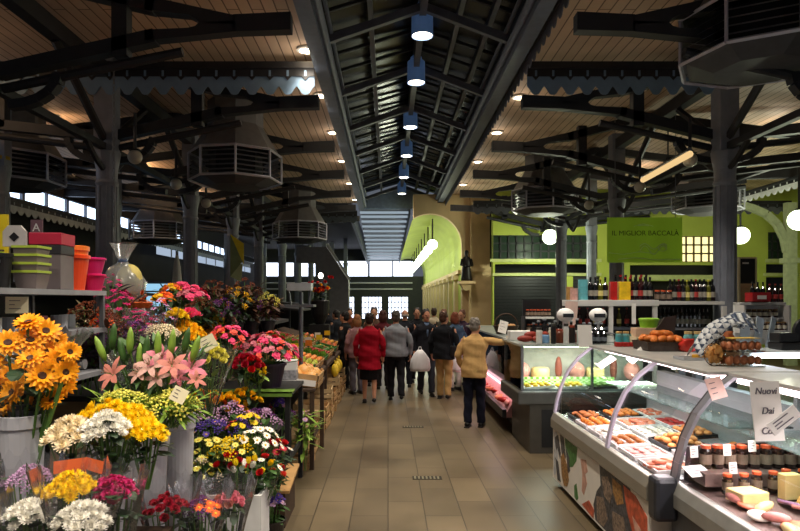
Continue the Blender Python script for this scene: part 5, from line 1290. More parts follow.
def bucket(lab, loc, r0, r1, h, m=BK, grp=None, name='flower_bucket'):
    o = thing(name, lab, 'bucket', loc, 0, grp)
    bb = MB().lathe([(0,.012),(r0,.0),(r0,.01),(r1*.985,h*.9),(r1*.96,h-.01),(r0*.93,.03),(0,.03)],28,caps=False).build('bucket_body', m, o, smooth=False)
    MB().lathe([(r1*.99,h*.9),(r1*1.07,h*.905),(r1*1.08,h),(r1*.98,h+.004),(r1*.97,h*.9)],28,caps=False).build('rim', m, bb)
    return o
# ---- stands
TIM = mat('stall_timber', (66,48,34), .7, 0, .25, 8); TIMP = mat('stall_timber_pale', (176,136,84), .6, 0, .15, 8); BLK = mat('stall_black', (26,26,28), .6)
def bench(name, lab, x0, x1, y0, y1, z, m=TIM, leg=.05, top=.035, rails=True):
    o = thing(name, lab, 'stand', (0,0,0), 0)
    MB().box((x0,y0,z-top),(x1,y1,z)).build('bench_top', m, o, bev=.004)
    for x in (x0+.01, x1-leg-.01):
        for y in (y0+.01, y1-leg-.01): MB().box((x,y,0),(x+leg,y+leg,z-top)).build('leg', m, o)
    if rails:
        MB().box((x1-leg,y0+.06,z*.35),(x1-leg+.025,y1-.06,z*.35+.05)).box((x0+.02,y0+.06,z*.35),(x0+.045,y1-.06,z*.35+.05)).build('rail', m, o)
    return o
bench('flower_bench', 'dark timber bench under the sunflower bucket and the squat bucket', -2.12, -1.2, 2.95, 3.46, .69)
bench('flower_bench', 'dark timber bench under the pale bucket between sunflowers and lilies', -2.12, -1.66, 3.5, 4.7, .69)
bench('flower_bench', 'low timber bench in the near left corner under the wrapped bouquets', -1.95, -.95, 2.2, 2.92, .62)
# rack with pots behind the sunflowers
RK = thing('pot_rack', 'grey metal rack of pots and ribbons at the left edge', 'rack', (0,0,0))
for z in (2.02, 1.74, 1.42): MB().box((-2.75,3.3,z-.035),(-2.17,4.78,z)).build('shelf_board', mat('rack_grey',(140,140,146),.5,.1), RK)
for x in (-2.73,-2.19):
    for y in (3.32,4.75): MB().box((x-.015,y-.015,0),(x+.015,y+.015,1.99)).build('post', mat('rack_post',(90,90,94),.5), RK)
MB().box((-2.8,3.3,.7),(-2.77,4.78,2.0)).build('back_panel', BLK, RK)

# sunflowers
bucket('tall grey white bucket holding the sunflowers', (-1.95,3.3,.692), .085, .115, .65)
o = thing('sunflower_bouquet', 'big bunch of orange yellow sunflowers in a grey bucket at the left edge', 'flowers', (-1.95,3.3,.75))
SP = [(8,343,.07),(30,340,.072),(48,352,.066),(20,372,.07),(42,376,.074),(60,360,.066),(62,384,.066),(38,398,.068),(12,392,.06),(28,322,.062),(46,331,.066),(56,340,.05),(66,372,.055),(52,400,.055),(-8,362,.07),(-6,388,.06),(30,358,.06),(52,372,.06),(28,386,.062),(8,376,.06),(70,352,.05),(2,405,.055)]
st = MB()
for i, (px,py,r) in enumerate(SP):
    Y = 3.2+.06*((i*5)%4); p = at(px,py,Y)-Vector((-1.95,3.3,.75))
    d = Vector((.25+random.uniform(-.5,.6),-.8,.35+random.uniform(-.35,.7)+(.5 if py < 335 else 0)))
    q = link('flower_head', head('sunflower','sun'), o, p, facing(d), r*1.18)
    st.tube([(0,0,-.02),(p.x*.5,p.y*.5,p.z*.55),tuple(p)], .007, 5)
st.build('stems', STEM, o)
foliage(.17,.62,.9,50,LEAF,4,.13,.05).build('foliage', LEAFD, o)['kind'] = 'stuff'
wrap_mesh(.09,.30,.46,2).build('cellophane_wrap', CELLO, o, (0,0,.56), smooth=True)

# chrysanthemums, white left / yellow right
bucket('squat pale bucket under the white and yellow chrysanthemums', (-1.5,3.2,.692), .12, .155, .37)
def mums(lab, c, ctr, R, n, r, top, seed, wrap=None, name='chrysanthemum_bunch', base=0, kind='mum', dome=.6, nleaf=30, sq=1, grp=None, leaf=LEAFD):
    return bouquet(name, lab, 'flowers', ctr, [(kind,c,n,r)], R, top, base, wrap, leaf, nleaf, (0,0), dome, grp, seed, .09, 0, sq)
p = at(66,428,3.15); mums('ivory chrysanthemum bunch, left in the squat bucket', 'ivory', (p.x+.03,p.y,1.0), .12, 22, .05, p.z-1.0+.03, 11)
p = at(102,423,3.02); mums('snow white chrysanthemum bunch, middle of the squat bucket', 'white', (p.x+.02,p.y,1.0), .1, 24, .042, p.z-1.0+.03, 12)
p = at(118,403,3.3); mums('yellow chrysanthemum bunch arching behind the white ones', 'yellow', (p.x-.02,p.y,1.0), .2, 62, .036, p.z-1.0-.01, 13, dome=.35, sq=.55)
p = at(146,428,3.12); mums('yellow chrysanthemum bunch drooping at the right of the squat bucket', 'yellow', (p.x-.0,p.y,1.0), .1, 30, .036, p.z-1.0+.03, 14)
# wrapped bunches at the bottom left
for i, (px,py,Y,c,R,n,r,lab,kind) in enumerate([(72,487,2.72,'yellow',.1,44,.03,'yellow chrysanthemum bunch in clear wrap with an orange edge, bottom left','mum'),
   (30,516,2.62,'white',.085,26,.034,'white chrysanthemum bunch at the bottom left corner','mum'), (82,518,2.58,'white',.1,32,.034,'white chrysanthemum bunch below the yellow wrapped one','mum'),
   (30,480,2.85,'lilac',.09,26,.032,'pale lilac wrapped bunch left of the yellow one','spray'), (114,492,2.75,'magenta',.085,24,.032,'dark magenta wrapped bunch right of the yellow one','carnation')]):
    p = at(px,py,Y); b0 = .64
    bouquet('wrapped_bunch', lab, 'flowers', (p.x,p.y,b0), [(kind,c,n,r)], R, p.z-b0+.05, 0, (.05,R+.05,max(.2,p.z-b0+.09)), LEAFD, 26, (0,0), .6, 'wrapped bunches in the near left corner', 30+i, .08)
p = at(72,473,2.75)
simple('tissue_band','orange tissue strip at the back of the yellow wrapped bunch','tissue',MB().strip([(-.11+.22*i/8,.1-.08*abs(i-4)/4,-.02) for i in range(9)],[(-.115+.23*i/8,.11-.08*abs(i-4)/4,.035) for i in range(9)]), mat('orange_tissue',(206,96,48),.7), p+Vector((0,.03,.0)))

# tall white buckets and lilies
bucket('tall white bucket with lilies standing near the mixed flowers', (-1.50,3.86,.3), .095, .125, .82)
bucket('second tall white bucket close behind the first', (-1.50,4.42,.0), .085, .115, 1.15)
bucket('low pale bucket between the sunflowers and the lilies', (-1.84,4.05,.692), .1, .13, .5)
o = thing('lily_bouquet', 'wide bouquet of pale pink lilies with long green buds', 'flowers', (-1.5,4.05,1.0))
LP = [(113,375,.095,-.5),(150,366,.085,.0),(162,358,.09,.3),(172,366,.085,.2),(158,378,.075,-.2),(191,368,.085,.5),(196,380,.055,.6),(140,373,.07,-.3),(178,378,.06,.2)]
st = MB()
for i, (px,py,r,dx) in enumerate(LP):
    p = at(px,py,3.75+.05*(i%3))-Vector((-1.5,4.05,1.0))
    link('flower_head', head('lily', ['salmon','blush','pink'][i%3]), o, p, facing((dx,-.8,.55)), r*.95); st.tube([(0,0,0),(p.x*.5,p.y*.5,p.z*.5),tuple(p)], .006, 5)
for i, (px,py,rx) in enumerate([(113,338,.1),(130,342,.05),(101,350,-.4),(146,350,.1),(158,346,0),(172,344,.1),(186,342,.2),(140,358,.0),(195,350,.3),(122,352,-.2)]):
    p = at(px,py,3.85)-Vector((-1.5,4.05,1.0)); bd = MB(); bd.lathe([(.004,-.07),(.018,-.04),(.022,.0),(.017,.05),(.004,.085)],8); 
    link('bud', bd.mesh('lily_bud', LEAFL if i % 3 else LEAF, True), o, p, (0,rx,0), 1.1); st.tube([(0,0,.05),(p.x*.6,p.y*.6,p.z*.5),tuple(p-Vector((0,0,.06)))], .005, 5)
st.build('stems', STEM, o)
foliage(.31,.2,.66,150,LEAF,9,.17,.045,.9).build('foliage', LEAF, o)['kind'] = 'stuff'
wrap_mesh(.12,.30,.5,5).build('cellophane_wrap', CELLO, o, (0,0,.1), smooth=True)
p = at(125,400,3.7); bouquet('goldenrod_bunch','feathery yellow green filler bunch below the pink lilies, left','flowers',(p.x,p.y,1.18),[('spray','lemon',24,.05)],.16,p.z-1.18+.05,0,None,LEAFL,170,(0,0),.5,'goldenrod filler bunches',41,.13,0,1,.026)
p = at(172,402,3.75); bouquet('goldenrod_bunch','feathery yellow green filler bunch below the pink lilies, right','flowers',(p.x,p.y,1.18),[('spray','lemon',26,.05)],.17,p.z-1.18+.05,0,None,LEAFL,180,(0,0),.5,'goldenrod filler bunches',42,.13,0,1,.026)
card(179,395,3.52,.085,.085,'cream square card standing in the filler below the lilies',-.3,.3,CARD,None,.5)
card(17,305,3.75,.12,.1,'cream price card hanging from the pot rack shelf edge',0,.5,CARD)
card(208,343,4.3,.11,.1,'tan card tucked above the lemon yellow carnations',-.2,.2,CARD,None,-.5)
p = at(209,357,4.75); bouquet('carnation_bunch','round lemon yellow bunch in clear wrap beside the lilies','flowers',(p.x,p.y,.362),[('rose','lemon',30,.045)],.13,p.z-.362+.09,.7,(.05,.2,.5),LEAFL,20,(0,0),.75,None,43,.1)

for i, (px,py,Y,lab) in enumerate([(134,332,4.95,'plum leaved plant in loose clear wrap behind the lily buds, left'),(152,326,5.3,'plum leaved plant in loose clear wrap behind the lily buds, right'),(100,345,4.9,'dusky purple heather bunch between sunflowers and lilies'),(88,312,5.2,'olive brown seed head bunch behind the eucalyptus')]):
    p = at(px,py,Y); bouquet('wrapped_plant' if i < 2 else 'heather_bunch' if i == 2 else 'seed_bunch', lab, 'plant', (p.x,p.y,1.202), [('spray',['purple','crimson','purple','rust'][i],12,.045)], .15, p.z-1.202+.08, 0, (.06,.22,p.z-1.202+.12) if i < 2 else None, mat(['leaf_plum','leaf_plum','leaf_dusk','leaf_olive'][i],[(74,46,60),(74,46,60),(60,48,64),(84,76,48)][i],.6,0,.35,14), 90, (0,0), .7, None, 170+i, .12, 0, 1, .035)
# row of yellow mums behind
for i, (px,py,Y,c,lab,n,R) in enumerate([(184,330,5.6,'gold','golden yellow chrysanthemum bunch behind the lily buds, left',40,.17),(206,332,6.1,'gold','golden yellow chrysanthemum bunch behind the lily buds, right',34,.13),(216,324,6.4,'yellow','small yellow bunch above the golden ones, right',14,.07),(176,317,5.5,'yellow','small yellow bunch above the golden ones, left',14,.08),(190,317,5.7,'hot','small hot pink bunch between the two small yellow ones',12,.06),(224,322,6.6,'pink','pale pink rose bunch right of the golden chrysanthemums',10,.07),(160,332,5.0,'ivory','frosted white filler bunch left of the golden chrysanthemums',30,.16)]):
    p = at(px,py,Y); zt = 1.402 if Y > 5.75 else 1.202; k_ = Y/5.2; R *= k_; bouquet('chrysanthemum_bunch' if c not in ('pink','ivory') else 'rose_bunch' if c == 'pink' else 'baby_breath', lab, 'flowers', (p.x,p.y,zt), [('mum' if c not in ('pink','ivory') else 'rose' if c == 'pink' else 'spray',c,n,(.045 if c != 'pink' else .05)*k_)], R, p.z-zt+.05, 0, (.05,R+.05,p.z-zt) if c in ('pink','ivory') else None, LEAF, 30, (0,0), .5, None, 50+i, .1)
BT = thing('tier_stand','black tiered stand behind the lilies carrying pots and bunches','stand',(0,0,0))
MB().box((-2.75,4.84,1.16),(-1.78,5.75,1.2)).build('bench_top', BLK, BT); MB().box((-2.75,5.75,1.36),(-1.78,6.7,1.4)).build('bench_top', BLK, BT); MB().box((-2.75,6.7,1.51),(-1.3,7.04,1.55)).build('bench_top', BLK, BT)
for x in (-2.72,-1.86):
    for y, z in ((4.85,1.16),(5.6,1.16),(5.9,1.36),(6.6,1.36),(6.98,1.51)): MB().box((x,y,0),(x+.05,y+.05,z)).build('leg', BLK, BT)
# orchids and reddish foliage
for i, (px,py,Y,c,n,R,lab) in enumerate([(120,302,5.3,'magenta',34,.18,'arching magenta orchid sprays left of the white stool'),(142,322,5.2,'magenta',24,.14,'magenta orchid spray below the white stool'),(112,285,5.6,'magenta',20,.15,'pink orchid spray in front of the wrapped gift plant'),(160,310,5.4,'lilac',16,.12,'lilac pink orchid plant right of the white stool')]):
    p = at(px,py,Y); bouquet('orchid_plant', lab, 'plant', (p.x,p.y,1.2 if i != 2 else 1.2), [('orchid',c,n,.035)], R, p.z-1.2+.1, 0, None, LEAFD, 20, (0,0), 1.3, None, 60+i, .2)
p = at(105,325,4.9); bouquet('amaranth_bunch','rusty red foliage bunch left of the orchids','flowers',(p.x,p.y,1.2),[('spray','rust',20,.055),('spray','orange',5,.05)],.17,p.z-1.2+.1,0,None,mat('leaf_rust',(92,52,36),.6,0,.3),50,(0,0),.8,None,66,.14)
p = at(78,330,4.9); bouquet('eucalyptus_bunch','dusty grey green sprays behind the sunflowers','flowers',(p.x,p.y,1.2),[('spray','ivory',8,.03)],.16,p.z-1.2+.1,0,None,LEAFG,60,(0,0),.8,None,67,.16)
for i, (px,py,Y,c,c2,lab) in enumerate([(192,298,6.2,'hot','pink','bright pink hydrangea pot high on the black stand, right'),(181,293,6.4,'hot','hot','smaller pink hydrangea beside the bright one, left'),(163,304,6.0,'orange','gold','orange potted flowers left of the pink hydrangeas'),(172,295,6.3,'gold','orange','yellow red orchid pot between orange and pink flowers')]):
    p = at(px,py,Y); zt = 1.402 if Y > 5.75 else 1.202
    bouquet('potted_hydrangea' if i < 2 else 'potted_flower', lab, 'plant', (p.x,p.y,zt), [('blossom',c,9 if i else 15,.06),('blossom',c2,6 if i else 6,.055)], .15 if i == 0 else .1, p.z-zt+.1, .12, None, LEAF, 40, (0,0), .55, None, 70+i, .14)
    bucket('dark plant pot under the %s' % lab.split(' high')[0].split(' beside')[0].split(' left')[0].split(' between')[0], (p.x,p.y,zt), .07, .1, .17, BKD, None, 'plant_pot')
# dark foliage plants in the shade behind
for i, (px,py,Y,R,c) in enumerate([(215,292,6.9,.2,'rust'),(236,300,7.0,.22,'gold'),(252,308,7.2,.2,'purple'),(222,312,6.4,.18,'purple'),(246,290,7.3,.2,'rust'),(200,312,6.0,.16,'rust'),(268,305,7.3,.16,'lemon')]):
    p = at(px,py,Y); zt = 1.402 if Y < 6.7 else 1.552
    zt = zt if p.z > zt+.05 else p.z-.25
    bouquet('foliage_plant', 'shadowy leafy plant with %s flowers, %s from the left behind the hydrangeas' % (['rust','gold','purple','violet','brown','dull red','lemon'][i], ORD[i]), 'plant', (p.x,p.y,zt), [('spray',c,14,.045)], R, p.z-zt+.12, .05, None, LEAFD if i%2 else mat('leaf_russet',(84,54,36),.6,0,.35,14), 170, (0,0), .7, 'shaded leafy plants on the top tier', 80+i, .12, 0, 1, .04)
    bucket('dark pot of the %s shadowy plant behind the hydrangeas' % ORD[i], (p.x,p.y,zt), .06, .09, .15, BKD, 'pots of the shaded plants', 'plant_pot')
# wrapped gift plant on a white stool
o = thing('white_stool','white square stool carrying the wrapped gift plant','stool',(-2.45,5.9,1.402))
MB().box((-.2,-.17,.42),(.2,.17,.47)).build('seat', WHITE, o, bev=.008)
for x in (-.18,.14):
    for y in (-.15,.11): MB().box((x,y,0),(x+.04,y+.04,.42)).build('leg', WHITE, o)
o = thing('gift_plant','gift plant tied up in clear wrap on the white stool','plant',(-2.52,5.9,1.874))
MB().lathe([(.1,0),(.13,.06),(.13,.12)],16).build('pot', mat('gift_pot',(200,190,160),.5), o); MB().ell((.06,0,.26),(.12,.12,.16),14,9).build('yellow_bloom', mat('gift_yellow',(214,196,110),.6,0,.15,10), o, smooth=True)
b = MB(); b.lathe([(.14,0),(.2,.12),(.2,.25),(.12,.38),(.035,.44),(.06,.5),(.12,.62)],36,caps=False,wob=lambda k,i:1+.09*math.sin(k*1.3+i*1.7)); b.build('cellophane_wrap', film('cello_dense',(226,228,226),.4,.2,.22), o, smooth=True)
MB().lathe([(.04,.43),(.045,.45),(.04,.47)],12).build('ribbon_tie', mat('ribbon_blue',(90,110,150),.4), o)
o = thing('leafy_pot','orange pot of dried leaves on the white stool edge','pot',(-2.33,5.8,1.874)); MB().lathe([(.08,0),(.1,.05),(.09,.06)],16,sx=1.3).build('dish', mat('dish_orange',(206,98,44),.5), o); foliage(.1,.04,.12,16,LEAFD,3,.1,.04).build('foliage', mat('leaf_orange',(190,96,40),.6), o)
# pots on the rack
def pot(lab, loc, r0, r1, h, c, name='flower_pot', grp=None, rimc=None):
    m = mat('pot_%d_%d_%d' % c, c, .4, 0, .06, 5); return bucket(lab, loc, r0, r1, h, m, grp, name)
zs = 2.021
pot('bright orange bucket on the rack shelf', (-2.28,4.47,zs), .085, .115, .25, (240,74,24))
pot('orange bucket nested in the bright one with a yellow rim', (-2.36,4.66,zs), .07, .1, .33, (236,130,50))
pot('magenta pink pot at the end of the rack shelf, lower', (-2.24,4.70,zs), .065, .09, .12, (214,26,96)); pot('magenta pink pot stacked on the lower one', (-2.24,4.70,zs+.124), .065, .09, .12, (210,30,110))
simple('tall_planter','tall grey brown planter with a red band on the rack shelf','planter',MB().box((-.1,-.1,0),(.1,.1,.235),0).box((-.103,-.103,.235),(.103,.103,.30),1).box((-.106,-.106,.30),(.106,.106,.38),2), [mat('taupe',(104,94,96),.5),mat('planter_dark',(38,36,42),.5),mat('planter_red',(160,24,54),.5)], (-2.30,4.25,zs), (0,0,.06), bev=.004)
for i in range(4): simple('square_pot','grey square pot with a lime rim, %s of the stack on the rack' % ['lowest','second','third','topmost'][i],'pot',MB().lathe([(.085,0),(.108,.1)],4,m=0).lathe([(.116,.1),(.116,.115)],4,m=1), [mat('pot_taupe',(120,108,104),.5),mat('rim_lime',(160,180,60),.5)], (-2.27,3.95,zs+.052*i), (0,0,PI/4), grp='square pots stacked on the rack')
for i in range(6): pot('dark ribbed pot on the left part of the rack shelf, %s from the left' % ORD[i], (-2.4+.03*(i%2),3.36+.085*i,zs), .05, .07, .13+.04*(i%3), [(40,38,44),(70,50,80),(150,160,60),(34,32,36),(60,62,70),(30,30,30)][i], 'small_pot', 'small pots on the left of the rack')
simple('cardboard_block','black display block under the lime trays','block',MB().box((-.11,-.2,0),(.11,.2,.2)), BLK, (-2.62,3.8,zs))
for i in range(4): simple('lime_tray','lime green tray in the stack behind the dark pots, %s' % ['lowest','second','third','topmost'][i],'tray',MB().box((-.12,-.22,0),(.12,.22,.012)), mat('lime_tray' if i%2 == 0 else 'dark_tray2',(160,190,40) if i%2 == 0 else (60,60,50),.5), (-2.62,3.82,zs+.201+.0145*i), grp='lime trays')
o = thing('diamond_sign','white rounded board with a black diamond above the pots','sign',at(15,237,4.55))
MB().prism([(-.085,-.07),(.085,-.07),(.085,.04),(.045,.085),(-.045,.085),(-.085,.04)],'y',-.01,.01).build('board', mat('board_grey',(176,172,168),.6), o); MB().prism([(0,-.034),(.036,0),(0,.034),(-.036,0)],'y',-.016,-.0101).build('diamond', BLACK, o); MB().box((-.012,-.0,-.33),(.012,.02,-.07)).build('stake', IRON, o)
o = thing('letter_sign','white capital A sign standing above the tall planter','sign',at(37,228,5.3)); text('A',.1,WHITE,o,(0,-.012,0),(PI/2,0,0)); MB().box((-.05,-.009,-.3),(.05,.006,.07)).build('board', mat('board_mauve',(120,90,100),.6), o)
simple('yellow_sign','yellow plastic tag at the left edge on the dark pipe','sign',MB().box((-.05,-.01,-.3),(.04,.01,.3)), mat('tag_yellow',(214,190,30),.5), at(3,254,4.7))
simple('yellow_strap','yellow strap around the thin left column','strap',MB().lathe([(.125,-.03),(.125,.03)],16,caps=False).box((-.03,-.15,-.6),(.02,-.13,.03)), mat('strap_yellow',(176,146,40),.6), (-6.6,10.6,HC+2.42))
# ribbons and cups on the lower rack shelves
for i in range(7): simple('ribbon_roll','%s ribbon roll on the middle rack shelf, %s from the left' % (['teal','white','grey','aqua','pink','silver','white'][i],ORD[i]),'ribbon',MB().lathe([(.02,0),(.055,0),(.055,.1),(.02,.1)],16), mat('ribbon_%d'%i,[(70,150,160),(210,210,206),(120,124,128),(130,190,190),(180,80,110),(170,172,178),(200,206,206)][i],.35), (-2.4+.04*(i%2),3.5+.19*i,1.742), grp='ribbon rolls on the rack')
for i in range(8): simple('wrap_roll','%s wrapping roll lying on the lower rack shelf, %s from the left' % (['mauve','silver','plum','green','violet','grey','plum','white'][i],ORD[i]),'roll',MB().tube([(0,0,.04),(.4,0,.04)],.038,12), mat('roll_%d'%i,[(120,100,120),(150,150,156),(84,60,80),(60,90,60),(100,70,130),(110,110,116),(80,56,70),(180,180,180)][i],.4), (-2.7,3.45+.18*i,1.422), grp='wrapping rolls on the rack')

# ---- mixed flowers on the tiers, centre
TS = thing('tier_stand','black stepped stand carrying the mixed flower bunches','stand',(0,0,0))
for (y0,y1,z) in ((4.72,5.1,.36),(5.1,5.5,.58),(5.5,5.85,.80)): MB().box((-1.74,y0,z-.03),(-.98,y1,z)).build('step', BLK, TS)
for y, z in ((4.74,.33),(5.44,.55),(5.8,.77)):
    for x in (-1.72,-1.04): MB().box((x,y,0),(x+.04,y+.04,z)).build('leg', BLK, TS)
MIX = [ # px, py, Y, specs, R, label
 (200,401,5.45,[('rose','gold',11,.045),('rose','orange',8,.045)],.14,'orange marigold bunch at the upper left of the mixed flowers'),
 (223,403,5.5,[('daisy','orange',7,.045),('rose','gold',12,.045)],.14,'orange yellow gerbera bunch at the upper middle of the mixed flowers'),
 (241,399,5.6,[('rose','gold',12,.045)],.11,'golden rose bunch at the upper right of the mixed flowers'),
 (205,418,5.2,[('spray','lilac',14,.055),('daisy','lilac',6,.035)],.13,'lilac statice bunch on the left of the mixed flowers'),
 (232,414,5.35,[('spray','lilac',12,.055),('daisy','pink',7,.035)],.13,'dusty pink aster bunch in the middle of the mixed flowers'),
 (258,420,5.3,[('spray','lilac',10,.05),('spray','purple',6,.045)],.12,'mauve statice bunch on the right of the mixed flowers'),
 (207,430,5.0,[('spray','violet',14,.05),('daisy','violet',5,.035)],.12,'deep violet bunch at the left edge of the mixed flowers'),
 (245,421,5.15,[('daisy','yellow',12,.035)],.09,'small yellow daisy bunch above the white daisies'),
 (232,430,5.0,[('spray','violet',6,.04),('daisy','crimson',3,.035),('daisy','yellow',4,.035)],.08,'violet and yellow posy above the white daisies'),
 (205,447,4.75,[('daisy','lemon',26,.034)],.16,'cream yellow daisy bunch at the lower left of the mixed flowers'),
 (230,449,4.7,[('spray','yellow',14,.05),('daisy','lemon',8,.03)],.13,'mustard yellow bunch in the lower middle of the mixed flowers'),
 (253,437,4.85,[('daisy','white',28,.036)],.15,'white daisy bunch on the right of the mixed flowers'),
 (272,450,4.95,[('rose','red',6,.04),('daisy','white',5,.034),('daisy','crimson',4,.036)],.1,'red and white posy at the right edge of the mixed flowers'),
 (226,466,4.6,[('rose','crimson',5,.042),('rose','red',4,.042),('daisy','lemon',6,.03)],.12,'dark red posy at the lower middle of the mixed flowers'),
 (241,474,4.45,[('tulip','white',4,.045),('tulip','yellow',3,.045)],.09,'white and yellow tulip posy below the dark red posy'),
 (262,469,4.6,[('rose','red',4,.042),('tulip','yellow',3,.045),('daisy','white',5,.034)],.11,'red yellow and white posy at the lower right of the mixed flowers'),
 (197,471,4.5,[('daisy','lemon',14,.03),('spray','ivory',4,.04)],.12,'pale daisy bunch at the lower left corner of the mixed flowers'),
 (276,476,4.9,[('rose','coral',5,.04),('rose','red',2,.04)],.07,'coral posy above the wooden bench end')]
for i, (px,py,Y,sp,R,lab) in enumerate(MIX):
    p = at(px,py,Y); zt = .36 if Y < 5.1 else .58 if Y < 5.5 else .80
    if Y < 4.72: zt = .42
    p.x = min(p.x, -.92)
    bouquet('mixed_bunch', lab, 'flowers', (p.x,p.y,zt), sp, R*1.35, p.z-zt+.07, 0, (.05,R*.9,(p.z-zt)*.72) if i%3 == 0 else None, LEAF if i%2 else LEAFD, 45, (-.12,.05), .55, 'mixed bunches on the stepped stand', 100+i, .1)
WB = thing('white_trough','tall white trough at the foot of the mixed flowers','trough',(0,0,0))
MB().box((-1.34,4.4,0),(-.9,4.43,.56)).box((-1.34,4.67,0),(-.9,4.7,.56)).box((-1.34,4.43,0),(-1.31,4.67,.56)).box((-.93,4.43,0),(-.9,4.67,.56)).box((-1.32,4.43,.38),(-.92,4.67,.4)).build('trough_body', WHITE, WB)
o = thing('wooden_box','pale wooden box with a slanted top under the coral posy','box',(0,0,0)); MB().prism([(5.3,.0),(5.86,.0),(5.86,.37),(5.3,.3)],'x',-.97,-.88).build('side_board', TIM, o); MB().prism([(5.28,.30),(5.88,.375),(5.88,.40),(5.28,.325)],'x',-.975,-.84).build('top_board', TIMP, o)
p = at(269,498,4.95); bouquet('pansy_pot','violet pansies in a low pot on the floor beside the wooden box','plant',(-.93,p.y,0.0),[('pansy','violet',13,.04),('pansy','lilac',4,.036),('pansy','gold',3,.036)],.1,p.z+.04,.05,None,LEAF,40,(0,0),.6,None,130,.09)
pot('dark pot of the violet pansies', (-.93,4.95,0), .08, .11, .2, (40,34,30), 'plant_pot')
# bottom centre wrapped roses
for i, (px,py,Y,sp,R,lab) in enumerate([(168,506,3.55,[('carnation','crimson',20,.034)],.115,'crimson carnation bunch in clear wrap at the bottom'),(203,508,3.6,[('daisy','orange',9,.034),('spray','purple',10,.036)],.095,'orange and purple bunch in clear wrap at the bottom, middle'),(228,503,3.75,[('rose','pink',12,.034),('rose','salmon',5,.034)],.09,'pink rose bunch in clear wrap at the bottom, right')]):
    p = at(px,py,Y); zt = .3
    bouquet('wrapped_bunch', lab, 'flowers', (p.x,p.y,zt), sp, R, p.z-zt+.05, 0, (.05,R+.07,p.z-zt+.13), LEAFD, 26, (0,0), .6, 'wrapped bunches at the bottom centre', 140+i, .09)
bench('low_bench','low dark bench under the wrapped roses at the bottom', -1.63, -.9, 3.48, 4.08, .298)
# azalea table
bench('plant_table','black table with a lime green edge under the pink azalea', -1.75, -.93, 5.92, 6.85, 1.06, BLK, .045)
simple('lime_cloth','lime green cloth strip along the azalea table edge','cloth',MB().box((-1.76,5.885,1.03),(-.915,5.915,1.075)).box((-1.76,5.885,1.0625),(-.915,6.1,1.075)), mat('lime_cloth',(104,140,48),.7), (0,0,0))
o = bucket('purple black pot of the pink azalea', (-1.2,6.25,1.076), .12, .165, .24, mat('pot_aubergine',(46,30,52),.4), None, 'plant_pot')
o = bouquet('azalea_plant','big pink azalea in a purple black pot on the table','plant',(-1.22,6.22,1.2),[('blossom','hot',32,.062),('blossom','pink',18,.055),('blossom','coral',9,.055)],.32,.40,.1,None,LEAFD,80,(0,.06),.55,None,150,.12)
p = at(228,338,5.9); bouquet('azalea_plant','coral red azalea left of the big pink one','plant',(p.x,p.y,1.1),[('blossom','coral',14,.055),('blossom','hot',10,.055)],.2,p.z-1.1+.1,.1,None,LEAFD,50,(0,0),.5,None,151,.12)
p = at(246,362,5.7); bouquet('carnation_bunch','deep red bunch hanging below the azaleas','flowers',(p.x,p.y,1.08),[('rose','crimson',12,.045),('rose','red',10,.045)],.15,p.z-1.08+.05,0,None,LEAFD,40,(0,0),.6,None,152,.12)
p = at(259,375,5.75); bouquet('daffodil_posy','bright yellow posy below the azalea pot','flowers',(p.x,p.y,1.08),[('tulip','yellow',6,.045)],.07,p.z-1.08+.07,0,None,LEAFL,16,(0,0),1,None,153,.1)
p = at(283,402,6.15); bouquet('pansy_pot','blue violet flowers under the azalea table edge','plant',(p.x-.03,p.y,.6),[('pansy','violet',12,.038),('pansy','lilac',4,.036)],.1,p.z-.6+.04,0,None,LEAFD,30,(0,0),.6,None,154,.09)
bench('low_bench','small dark bench under the azalea table', -1.68, -1.04, 6.02, 6.76, .6, BLK, .04)
for i in range(5):
    bouquet('potted_flower','dim potted plant on the bench under the azalea table, %s from the left' % ORD[i],'plant',(-1.62+.14*i,6.35,.602),[('spray',['purple','lilac','violet','crimson','purple'][i],6,.04)],.1,.24,.02,None,LEAFD,40,(0,0),.6,'dim plants under the azalea table',156+i,.1)
bouquet('leafy_plant','lime green leafy plant on the floor by the table leg','plant',(-.93,6.9,0),[('daisy','lilac',5,.035)],.09,.72,.05,None,LEAFL,70,(0,0),.9,None,165,.2)
# far left closed parasol, hanging bag
o = thing('closed_parasol','closed grey white parasol standing among the left plants','parasol',at(177,300,8.6)); MB().lathe([(.02,.62),(.05,.45),(.08,.1),(.06,-.1),(.02,-.12)],12,wob=lambda k,i:1+.2*math.sin(k*PI)).build('canopy', mat('parasol_cloth',(150,150,140),.8), o); MB().tube([(0,0,-1.95),(0,0,.68)],.02,8).build('pole', IRON, o)
